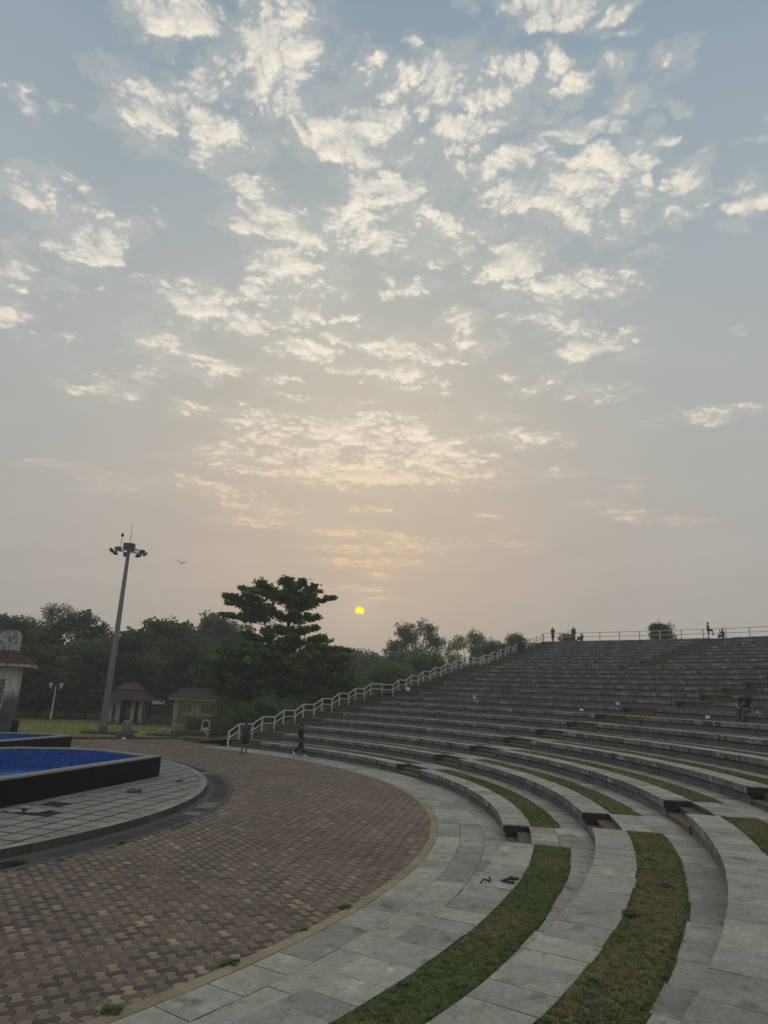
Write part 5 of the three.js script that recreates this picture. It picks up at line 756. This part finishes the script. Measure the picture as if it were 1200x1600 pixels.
function handFields(w, dir, side, curl) { // palm and five fingers from the wrist
  const d = v(...dir).normalize(), s = v(...side).normalize(), n = v().crossVectors(d, s).normalize(), P = (a, b, c) => [w[0] + d.x * a + s.x * b + n.x * c, w[1] + d.y * a + s.y * b + n.y * c, w[2] + d.z * a + s.z * b + n.z * c];
  const out = [cap(P(-0.02, 0, 0), P(0.03, 0, 0), 0.026, 0.028), cap(P(0.03, -0.02, 0), P(0.08, -0.028, 0), 0.018, 0.015), cap(P(0.03, 0.02, 0), P(0.08, 0.028, 0), 0.018, 0.015), cap(P(0.03, 0, 0), P(0.085, 0, 0), 0.019, 0.016)];
  [[-0.033, 0.055], [-0.011, 0.066], [0.012, 0.072], [0.034, 0.064]].forEach(([b, l]) => { const k = P(0.085, b, 0), m = P(0.085 + l * 0.55, b * 1.1, curl * 0.016), e = P(0.085 + l * 0.95, b * 1.12, curl * 0.045); out.push(cap(k, m, 0.0095, 0.009), cap(m, e, 0.009, 0.0075)); });
  out.push(cap(P(0.02, 0.03, 0), P(0.055, 0.06, curl * 0.012), 0.013, 0.011), cap(P(0.055, 0.06, curl * 0.012), P(0.085, 0.068, curl * 0.028), 0.0105, 0.009)); return out;
}
function person(name, label, group, o) { // o: joints (metres, facing +z), clothes, place
  const J = o.J, t = thing(name, label, 'person', group, o.at, o.turn), cell = o.cell || 0.02;
  const box = (fs, pts, pad) => { const lo = [1e9, 1e9, 1e9], hi = [-1e9, -1e9, -1e9]; for (const p of pts) for (let i = 0; i < 3; i++) { lo[i] = Math.min(lo[i], p[i] - pad); hi[i] = Math.max(hi[i], p[i] + pad); } return [lo, hi]; };
  const chestL = mix3(J.shL, J.shR, 0.26), chestR = mix3(J.shL, J.shR, 0.74), chest = mix3(J.shL, J.shR, 0.5), belly = mix3(chest, J.pelvis, 0.55);
  const cL = [chestL[0], chestL[1] - 0.1, chestL[2]], cR = [chestR[0], chestR[1] - 0.1, chestR[2]];
  const torso = (d) => [cap(cL, [belly[0] - 0.05, belly[1], belly[2]], 0.115 + d, 0.115 + d), cap(cR, [belly[0] + 0.05, belly[1], belly[2]], 0.115 + d, 0.115 + d), cap([belly[0] - 0.04, belly[1], belly[2]], mix3(J.pelvis, J.hipL, 0.7), 0.118 + d, 0.12 + d), cap([belly[0] + 0.04, belly[1], belly[2]], mix3(J.pelvis, J.hipR, 0.7), 0.118 + d, 0.12 + d), cap(J.shL, J.shR, 0.066 + d, 0.066 + d)];
  const arm = (s, u, d) => [cap(J['sh' + s], mix3(J['sh' + s], J['el' + s], u), 0.056 + d, lerp(0.056, 0.042, u) + d)];
  const leg = (s, u, d) => [cap(J['hip' + s], mix3(J['hip' + s], J['kn' + s], Math.min(1, u)), 0.088 + d, lerp(0.088, 0.06, Math.min(1, u)) + d), ...(u > 1 ? [cap(J['kn' + s], mix3(J['kn' + s], J['an' + s], u - 1), 0.058 + d, lerp(0.055, 0.04, u - 1) + d)] : [])];
  const head = J.head, nk = mix3(chest, head, 0.45);
  const body = [...torso(0), cap([chest[0], chest[1] - 0.02, chest[2]], mix3(nk, head, 0.4), 0.062, 0.052)];
  for (const s of ['L', 'R']) body.push(...arm(s, 1, 0), cap(J['el' + s], J['wr' + s], 0.042, 0.029), ...leg(s, 2, 0), cap(J['an' + s], J['to' + s], 0.042, 0.03));
  const pts = Object.values(J), parts = [surfaceNet(blend(body, 0.018), ...box(body, pts, 0.2), cell)];
  // head: skull, jaw, brow, nose, lips, ears, in the direction of the gaze
  const f = v(...o.gaze).normalize(), rt = v().crossVectors(v(0, 1, 0), f).normalize(), up = v().crossVectors(f, rt), Hp = (a, b, c) => [head[0] + rt.x * a + up.x * b + f.x * c, head[1] + rt.y * a + up.y * b + f.y * c, head[2] + rt.z * a + up.z * b + f.z * c];
  const hd = [cap(Hp(0, 0.035, -0.02), Hp(0, 0.03, 0.02), 0.079, 0.074), cap(Hp(0, -0.02, 0.03), Hp(0, -0.075, 0.045), 0.058, 0.036), cap(Hp(-0.03, 0.02, 0.078), Hp(0.03, 0.02, 0.078), 0.014, 0.014), cap(Hp(0, 0.015, 0.092), Hp(0, -0.022, 0.108), 0.009, 0.014), cap(Hp(-0.018, -0.05, 0.085), Hp(0.018, -0.05, 0.085), 0.009, 0.009), cap(Hp(-0.08, 0.02, -0.01), Hp(-0.084, -0.02, -0.006), 0.014, 0.011), cap(Hp(0.08, 0.02, -0.01), Hp(0.084, -0.02, -0.006), 0.014, 0.011), cap(Hp(0, -0.05, -0.02), nk, 0.05, 0.054)];
  const eyes = [Hp(-0.03, 0.0, 0.09), Hp(0.03, 0.0, 0.09)], hf = blend(hd, 0.01), face = (x, y, z) => { let dd = hf(x, y, z); for (const e of eyes) dd = Math.max(dd, 0.017 - Math.hypot(x - e[0], y - e[1], z - e[2])); return dd; };
  parts.push(surfaceNet(face, ...box(hd, [Hp(0, 0, 0)], 0.17), 0.009));
  for (const s of ['L', 'R']) { const w = J['wr' + s], e = J['el' + s], dir = o['hand' + s] || [w[0] - e[0], w[1] - e[1], w[2] - e[2]], hf2 = handFields(w, dir, [s === 'L' ? 0.2 : -0.2, 0.15, 1], s === 'L' ? 1 : -1); parts.push(surfaceNet(blend(hf2, 0.004), ...box(hf2, [w], 0.2), 0.006)); }
  mesh('body', merge(parts), std({ color: tint(...(o.skin || [0.16, 0.09, 0.06])), roughness: 0.65 }), t);
  const wear = (nm, fs, col, k = 0.02, cut) => { const fn = blend(fs, k), g = surfaceNet(cut ? (x, y, z) => Math.max(fn(x, y, z), cut(x, y, z)) : fn, ...box(fs, pts, 0.22), cell * 0.9); return mesh(nm, g, std({ color: tint(...col), roughness: 0.9 }), t); };
  const shirt = wear('shirt', [...torso(0.018), ...arm('L', o.sleeve || 0.55, 0.022), ...arm('R', o.sleeve || 0.55, 0.022)], o.shirt, 0.022);
  if (o.print) { const m = mesh('print', boxGeo(-0.09, 0.09, -0.08, 0.08, -0.004, 0.004), std({ color: tint(...o.print) }), shirt); m.position.set(chest[0], chest[1] - 0.2, chest[2] + 0.148); m.rotation.x = 0.1; }
  wear(o.legs > 1.2 ? 'trousers' : 'shorts', [...leg('L', o.legs, 0.02), ...leg('R', o.legs, 0.02), cap(mix3(J.pelvis, J.hipL, 0.8), mix3(J.pelvis, J.hipR, 0.8), 0.135, 0.135)], o.bottom, 0.022);
  if (o.shoes) for (const s of ['L', 'R']) { const a = J['an' + s], b = J['to' + s], fs = [cap([a[0], a[1] - 0.015, a[2]], b, 0.052, 0.04), cap(mix3(a, b, -0.35), a, 0.042, 0.048)]; mesh('shoe', surfaceNet(blend(fs, 0.012), ...box(fs, [a, b], 0.14), 0.012), std({ color: tint(...o.shoes), roughness: 0.7 }), t); }
  const hr = [cap(Hp(0, 0.05, -0.028), Hp(0, 0.055, 0.012), 0.088, 0.08)], hfn = blend(hr, 0.01), tilt = (x, y, z) => { const a = (x - head[0]) * up.x + (y - head[1]) * up.y + (z - head[2]) * up.z, b = (x - head[0]) * f.x + (y - head[1]) * f.y + (z - head[2]) * f.z; return 0.005 - a + b * 0.75; };
  mesh('hair', surfaceNet((x, y, z) => Math.max(hfn(x, y, z), tilt(x, y, z)), ...box(hr, [Hp(0, 0.04, 0)], 0.14), 0.011), std({ color: tint(...(o.hair || [0.012, 0.011, 0.01])), roughness: 0.8 }), t);
  return t;
}
const standing = (over = {}) => ({ pelvis: [0, 0.95, 0], hipL: [-0.09, 0.92, 0], hipR: [0.09, 0.92, 0], knL: [-0.1, 0.5, 0.02], knR: [0.1, 0.5, 0.02], anL: [-0.1, 0.085, -0.01], anR: [0.1, 0.085, -0.01], toL: [-0.12, 0.035, 0.13], toR: [0.12, 0.035, 0.13], shL: [-0.185, 1.4, 0], shR: [0.185, 1.4, 0], elL: [-0.25, 1.12, -0.03], elR: [0.25, 1.12, -0.03], wrL: [-0.24, 0.88, 0.06], wrR: [0.24, 0.88, 0.06], head: [0, 1.6, 0.01], ...over });
// facing +z locally; turn brings +z to the wanted heading
person('person', 'person in navy t-shirt and black shorts walking away at the stair foot', null, { at: [14.67, 0.012, -17.34], turn: Math.PI - 0.35, gaze: [0, -0.05, 1], J: standing({ knL: [-0.1, 0.51, 0.1], anL: [-0.1, 0.1, 0.02], toL: [-0.1, 0.05, 0.16], knR: [0.1, 0.5, 0.0], anR: [0.11, 0.1, -0.12], toR: [0.12, 0.035, 0.01], elL: [-0.26, 1.13, -0.06], wrL: [-0.2, 0.95, 0.1], elR: [0.26, 1.14, 0.0], wrR: [0.18, 1.2, 0.2] }), shirt: [0.03, 0.036, 0.052], bottom: [0.008, 0.008, 0.009], legs: 0.78, shoes: [0.12, 0.12, 0.13], hair: [0.05, 0.048, 0.045], skin: [0.15, 0.085, 0.055] });
person('person', 'person all in black with white shoes walking along the lowest tier', null, { at: [17.75, 0.02, -17.45], turn: Math.PI / 2 - 0.2, gaze: [0, -0.12, 1], J: standing({ pelvis: [0, 0.94, 0], knL: [-0.09, 0.5, 0.16], anL: [-0.1, 0.09, 0.3], toL: [-0.1, 0.04, 0.45], knR: [0.09, 0.52, -0.05], anR: [0.1, 0.2, -0.38], toR: [0.1, 0.06, -0.3], elL: [-0.25, 1.13, -0.1], wrL: [-0.24, 0.9, 0.02], elR: [0.25, 1.12, -0.03], wrR: [0.2, 0.95, 0.16] }), shirt: [0.006, 0.006, 0.008], bottom: [0.006, 0.006, 0.008], legs: 1.9, shoes: [0.72, 0.73, 0.75] });
const topAt = (a, r, y = 0) => [r * Math.cos(a * DEG), tierY(NT) + y, r * Math.sin(a * DEG)];
person('person', 'person in dark red shirt standing at the top of the end stair', 'people on the crest of the seating', { at: topAt(-55.1, 75.95), turn: 2.3, gaze: [0, 0, 1], J: standing({ elL: [-0.28, 1.16, 0.06], wrL: [-0.12, 1.15, 0.2], elR: [0.28, 1.16, 0.06], wrR: [0.12, 1.15, 0.2] }), shirt: [0.05, 0.02, 0.022], bottom: [0.012, 0.012, 0.016], legs: 1.9, shoes: [0.02, 0.02, 0.02], cell: 0.026 });
person('person', 'person in grey t-shirt standing on the crest, right of the low bush', 'people on the crest of the seating', { at: topAt(-53.1, 75.95, 0.02), turn: 2.6, gaze: [0, 0, 1], J: standing(), shirt: [0.035, 0.045, 0.05], bottom: [0.02, 0.022, 0.028], legs: 1.9, shoes: [0.03, 0.03, 0.03], cell: 0.026 });
person('person', 'person in dark clothes sitting on the crest, leaning on one straight arm', 'people on the crest of the seating', { at: topAt(-52.3, 75.7, 0), turn: -1.2, gaze: [0, 0, 1], J: { pelvis: [0, 0.13, 0], hipL: [-0.09, 0.12, 0.02], hipR: [0.09, 0.12, 0.02], knL: [-0.14, 0.38, 0.36], knR: [0.16, 0.36, 0.36], anL: [-0.1, 0.08, 0.56], anR: [0.12, 0.08, 0.56], toL: [-0.1, 0.035, 0.7], toR: [0.12, 0.035, 0.7], shL: [-0.185, 0.58, -0.12], shR: [0.185, 0.58, -0.12], elL: [-0.3, 0.34, -0.24], elR: [0.27, 0.36, 0.06], wrL: [-0.33, 0.1, -0.3], wrR: [0.18, 0.4, 0.24], head: [0, 0.79, -0.1] }, handL: [0, -0.6, -0.8], shirt: [0.018, 0.02, 0.024], bottom: [0.02, 0.022, 0.026], legs: 1.9, shoes: [0.02, 0.02, 0.02], cell: 0.026 });
person('person', 'person in orange shirt on the crest with one knee raised', 'people on the crest of the seating', { at: topAt(-41.3, 75.8), turn: 1.1, gaze: [0, -0.25, 1], J: standing({ knR: [0.11, 0.82, 0.4], anR: [0.11, 0.42, 0.42], toR: [0.12, 0.36, 0.55], knL: [-0.1, 0.5, 0.03], elL: [-0.26, 1.15, 0.02], wrL: [-0.2, 0.98, 0.2], elR: [0.26, 1.15, 0.04], wrR: [0.2, 1.0, 0.24] }), shirt: [0.36, 0.13, 0.07], bottom: [0.014, 0.014, 0.018], legs: 1.05, shoes: [0.03, 0.03, 0.03], cell: 0.026 });
person('person', 'person in maroon shirt sitting on the top tier with an arm raised', 'people on the crest of the seating', { at: topAt(-40.15, 75.75, 0), turn: 0.65 + Math.PI, gaze: [0, 0, 1], J: { pelvis: [0, 0.13, 0], hipL: [-0.09, 0.12, 0.02], hipR: [0.09, 0.12, 0.02], knL: [-0.26, 0.3, 0.3], knR: [0.26, 0.3, 0.3], anL: [-0.08, 0.09, 0.42], anR: [0.08, 0.1, 0.46], toL: [0.04, 0.05, 0.5], toR: [-0.04, 0.05, 0.54], shL: [-0.185, 0.6, 0], shR: [0.185, 0.6, 0], elL: [-0.3, 0.38, 0.02], elR: [0.3, 0.5, 0.16], wrL: [-0.32, 0.14, 0.08], wrR: [0.22, 0.74, 0.2], head: [0, 0.82, 0.02] }, handL: [0, -0.7, 0.7], shirt: [0.1, 0.035, 0.05], bottom: [0.03, 0.03, 0.04], legs: 1.9, shoes: [0.03, 0.03, 0.03], cell: 0.026 });
{ // seated on the eighth tier, legs hanging over the edge, hands on the stone
  const a = -13.47 * DEG, r = tierR(8) + 0.24; person('person', 'person in black t-shirt with a pale print sitting on a tier, right side', null, { at: [r * Math.cos(a), tierY(8) + 0.005, r * Math.sin(a)], turn: -Math.PI / 2 - a + 0.35, gaze: [0, -0.1, 1], J: { pelvis: [0, 0.13, 0], hipL: [-0.1, 0.11, 0.02], hipR: [0.1, 0.11, 0.02], knL: [-0.14, 0.13, 0.44], knR: [0.15, 0.12, 0.44], anL: [-0.12, -0.31, 0.47], anR: [0.13, -0.31, 0.47], toL: [-0.13, -0.385, 0.6], toR: [0.15, -0.385, 0.6], shL: [-0.19, 0.6, 0.02], shR: [0.19, 0.6, 0.02], elL: [-0.3, 0.36, 0.0], elR: [0.32, 0.36, 0.02], wrL: [-0.32, 0.12, 0.08], wrR: [0.36, 0.11, 0.1], head: [0, 0.82, 0.05] }, handL: [0, -0.5, 0.86], handR: [0, -0.5, 0.86], shirt: [0.008, 0.008, 0.01], print: [0.1, 0.13, 0.16], bottom: [0.09, 0.09, 0.095], legs: 1.9, shoes: [0.03, 0.03, 0.03], skin: [0.17, 0.1, 0.07], cell: 0.018 });
}

// ---------------------------------------------------------------- small things
function lump(rx, ry, rz, seed, k = 0.3) { const g = new THREE.IcosahedronGeometry(1, 3), p = g.attributes.position; for (let i = 0; i < p.count; i++) { const a = 1 + k * noise(p.getX(i) * 1.7 + seed, p.getZ(i) * 1.7 + p.getY(i) * 1.3) + k * 0.4 * noise(p.getX(i) * 5, p.getY(i) * 5 + seed); p.setXYZ(i, p.getX(i) * a * rx, Math.max(-0.55, p.getY(i) * a) * ry, p.getZ(i) * a * rz); } g.computeVertexNormals(); return g; }
{ const a = -11.63 * DEG, r = tierR(8) + 0.3, t = thing('blue_bag', 'slumped blue bag on the tier beside the seated person', 'bag', null, [r * Math.cos(a), tierY(8) + 0.1, r * Math.sin(a)], -a); mesh('sack', lump(0.2, 0.17, 0.34, 3, 0.45), std({ color: tint(0.05, 0.085, 0.16) }), t); mesh('strap', new THREE.TorusGeometry(0.16, 0.014, 6, 16, Math.PI).rotateY(Math.PI / 2).translate(-0.05, 0.06, 0.02), std({ color: tint(0.3, 0.34, 0.4) }), t); }
{ const a = -12.5 * DEG, r = tierR(8) + 0.2, m = mesh('water_bottle', lathe([[0, 0], [0.035, 0], [0.036, 0.13], [0.014, 0.18], [0.014, 0.2], [0, 0.2]], 12).rotateX(Math.PI / 2), std({ color: tint(0.7, 0.72, 0.74), roughness: 0.3 }), scene); m.position.set(r * Math.cos(a), tierY(8) + 0.04, r * Math.sin(a)); tag(m, 'pale bottle lying between the seated person and the blue bag', 'bottle'); }
// pair of sandals and a scrap on the first seat
{ const put = (x, z, y) => [x, y, z]; const R = tierR(1) + 0.45, a = 21.2 * DEG; const t = thing('sandal', 'black sandal lying at the grass edge of the first seat', 'sandal', 'pair of black sandals', [R * Math.cos(a), tierY(1) + 0.008, R * Math.sin(a)], 0.9);
  const make = (t) => { const s = new THREE.Shape(); s.moveTo(-0.04, -0.12); s.quadraticCurveTo(-0.055, 0.02, -0.05, 0.08); s.quadraticCurveTo(-0.02, 0.15, 0.035, 0.12); s.quadraticCurveTo(0.06, 0.04, 0.035, -0.11); s.quadraticCurveTo(0, -0.15, -0.04, -0.12); const g = new THREE.ExtrudeGeometry(s, { depth: 0.024, bevelEnabled: true, bevelSize: 0.004, bevelThickness: 0.004, bevelSegments: 2 }).rotateX(-Math.PI / 2); mesh('sole', g, M.bin, t); mesh('strap', new THREE.TorusGeometry(0.045, 0.01, 6, 14, Math.PI).scale(1, 0.6, 2.4).translate(0, 0.025, -0.03), M.bin, t); };
  make(t); const t2 = thing('sandal', 'black sandal propped behind its mate at the grass edge', 'sandal', 'pair of black sandals', [R * Math.cos(a - 0.008) + 0.05, tierY(1) + 0.01, R * Math.sin(a - 0.008)], 2.2); make(t2);
}
{ const R = tierR(1) + 0.12, a = 21.6 * DEG, t = thing('broken_strap', 'dark broken strap with a pale buckle on the first seat', 'strap', null, [R * Math.cos(a), tierY(1) + 0.012, R * Math.sin(a)], 0.4); const cv = new THREE.CatmullRomCurve3([v(-0.16, 0.004, 0.05), v(-0.05, 0.03, -0.02), v(0.05, 0.012, 0.02), v(0.1, 0.05, -0.07), v(0.13, 0.01, -0.14)]); mesh('strip', new THREE.TubeGeometry(cv, 20, 0.014, 6), M.dark, t); mesh('buckle', boxGeo(0.02, 0.08, 0.0, 0.012, -0.02, 0.02), std({ color: tint(0.5) }), t); }
// rubble on the terrace
[[12.9, -1.0, 0.22, 0.09, 0.12, 'broken dark stone lying on the terrace tiles'], [13.95, -2.45, 0.16, 0.05, 0.12, 'small stone at the terrace rim']].forEach(([x, z, a, b, c, l], i) => { const m = mesh('stone', lump(a, b, c, 11 + i * 4, 0.5), M.darkstone[1], scene); m.position.set([14.3, 14.9][i], TERR_Y + b * 0.5, [-0.55, -3.6][i]); m.rotation.y = 0.6 + i; tag(m, l, 'stone'); });
{ const t = thing('broken_tile', 'shattered pale tile pieces on the terrace before the pool wall', 'broken tile', null, [12.9, TERR_Y + 0.004, 3.15]); const r = rng(2); for (let i = 0; i < 9; i++) { const s = new THREE.Shape(), n = 5, R0 = 0.1 + 0.2 * r(); for (let k = 0; k < n; k++) { const a = k / n * 6.283 + 0.5 * r(), q = R0 * (0.5 + 0.7 * r()); k ? s.lineTo(Math.cos(a) * q, Math.sin(a) * q) : s.moveTo(Math.cos(a) * q, Math.sin(a) * q); } const m = mesh('shard', new THREE.ExtrudeGeometry(s, { depth: 0.025, bevelEnabled: false }).rotateX(-Math.PI / 2), M.terrace[4], t); m.position.set((r() - 0.5) * 1.0, 0.004 + 0.01 * r(), (r() - 0.5) * 1.1); m.rotation.set(0.1 * (r() - 0.5), 6 * r(), 0.1 * (r() - 0.5)); } }
{ const a = railAngle(41) + 1.0 / 41, r = 44.6, m = mesh('white_sack', lump(0.2, 0.22, 0.17, 21, 0.35), std({ color: tint(0.62, 0.64, 0.66) }), scene); m.position.set(r * Math.cos(a), tierY(9) + 0.11, r * Math.sin(a)); tag(m, 'white sack left on the end stair beside the handrail', 'sack'); }
{ const R = tierR(2) + 1.05, a = 22.8 * DEG, m = mesh('stone', lump(0.09, 0.06, 0.07, 33, 0.4), M.darkstone[1], scene); m.position.set(R * Math.cos(a), tierY(2) + 0.02, R * Math.sin(a)); tag(m, 'fist sized stone in the dry grass of the second strip', 'stone'); }
// bird gliding over the lawn
{ const t = thing('bird', 'small dark bird flying left of the layered tree', 'bird', null, [1.87, 15.37, -44.4], 0.4); const f = [cap([0, 0, 0.2], [0, 0.01, -0.16], 0.035, 0.06), cap([0, 0.02, -0.16], [0, 0.03, -0.24], 0.05, 0.035), cap([0, 0.03, -0.26], [0, 0.02, -0.33], 0.018, 0.004), cap([0, 0, 0.2], [0, 0.0, 0.36], 0.03, 0.02)]; const wing = (s) => { for (let i = 0; i < 6; i++) { const a = i / 6; f.push(cap([s * (0.04 + 0.4 * a), 0.03 + 0.24 * a - 0.16 * a * a, -0.1 + 0.1 * a * a], [s * (0.04 + 0.4 * a + 0.08), 0.05 + 0.22 * a, 0.06 + 0.12 * a], 0.02 - 0.008 * a, 0.012)); } }; wing(1); wing(-1); mesh('body', surfaceNet(blend(f, 0.015), [-0.62, -0.15, -0.42], [0.62, 0.35, 0.46], 0.016), std({ color: tint(0.02, 0.019, 0.018) }), t); }
scene.traverse((o) => { if (o.isMesh) { o.castShadow = true; o.receiveShadow = true; } });
renderer.render(scene, camera);
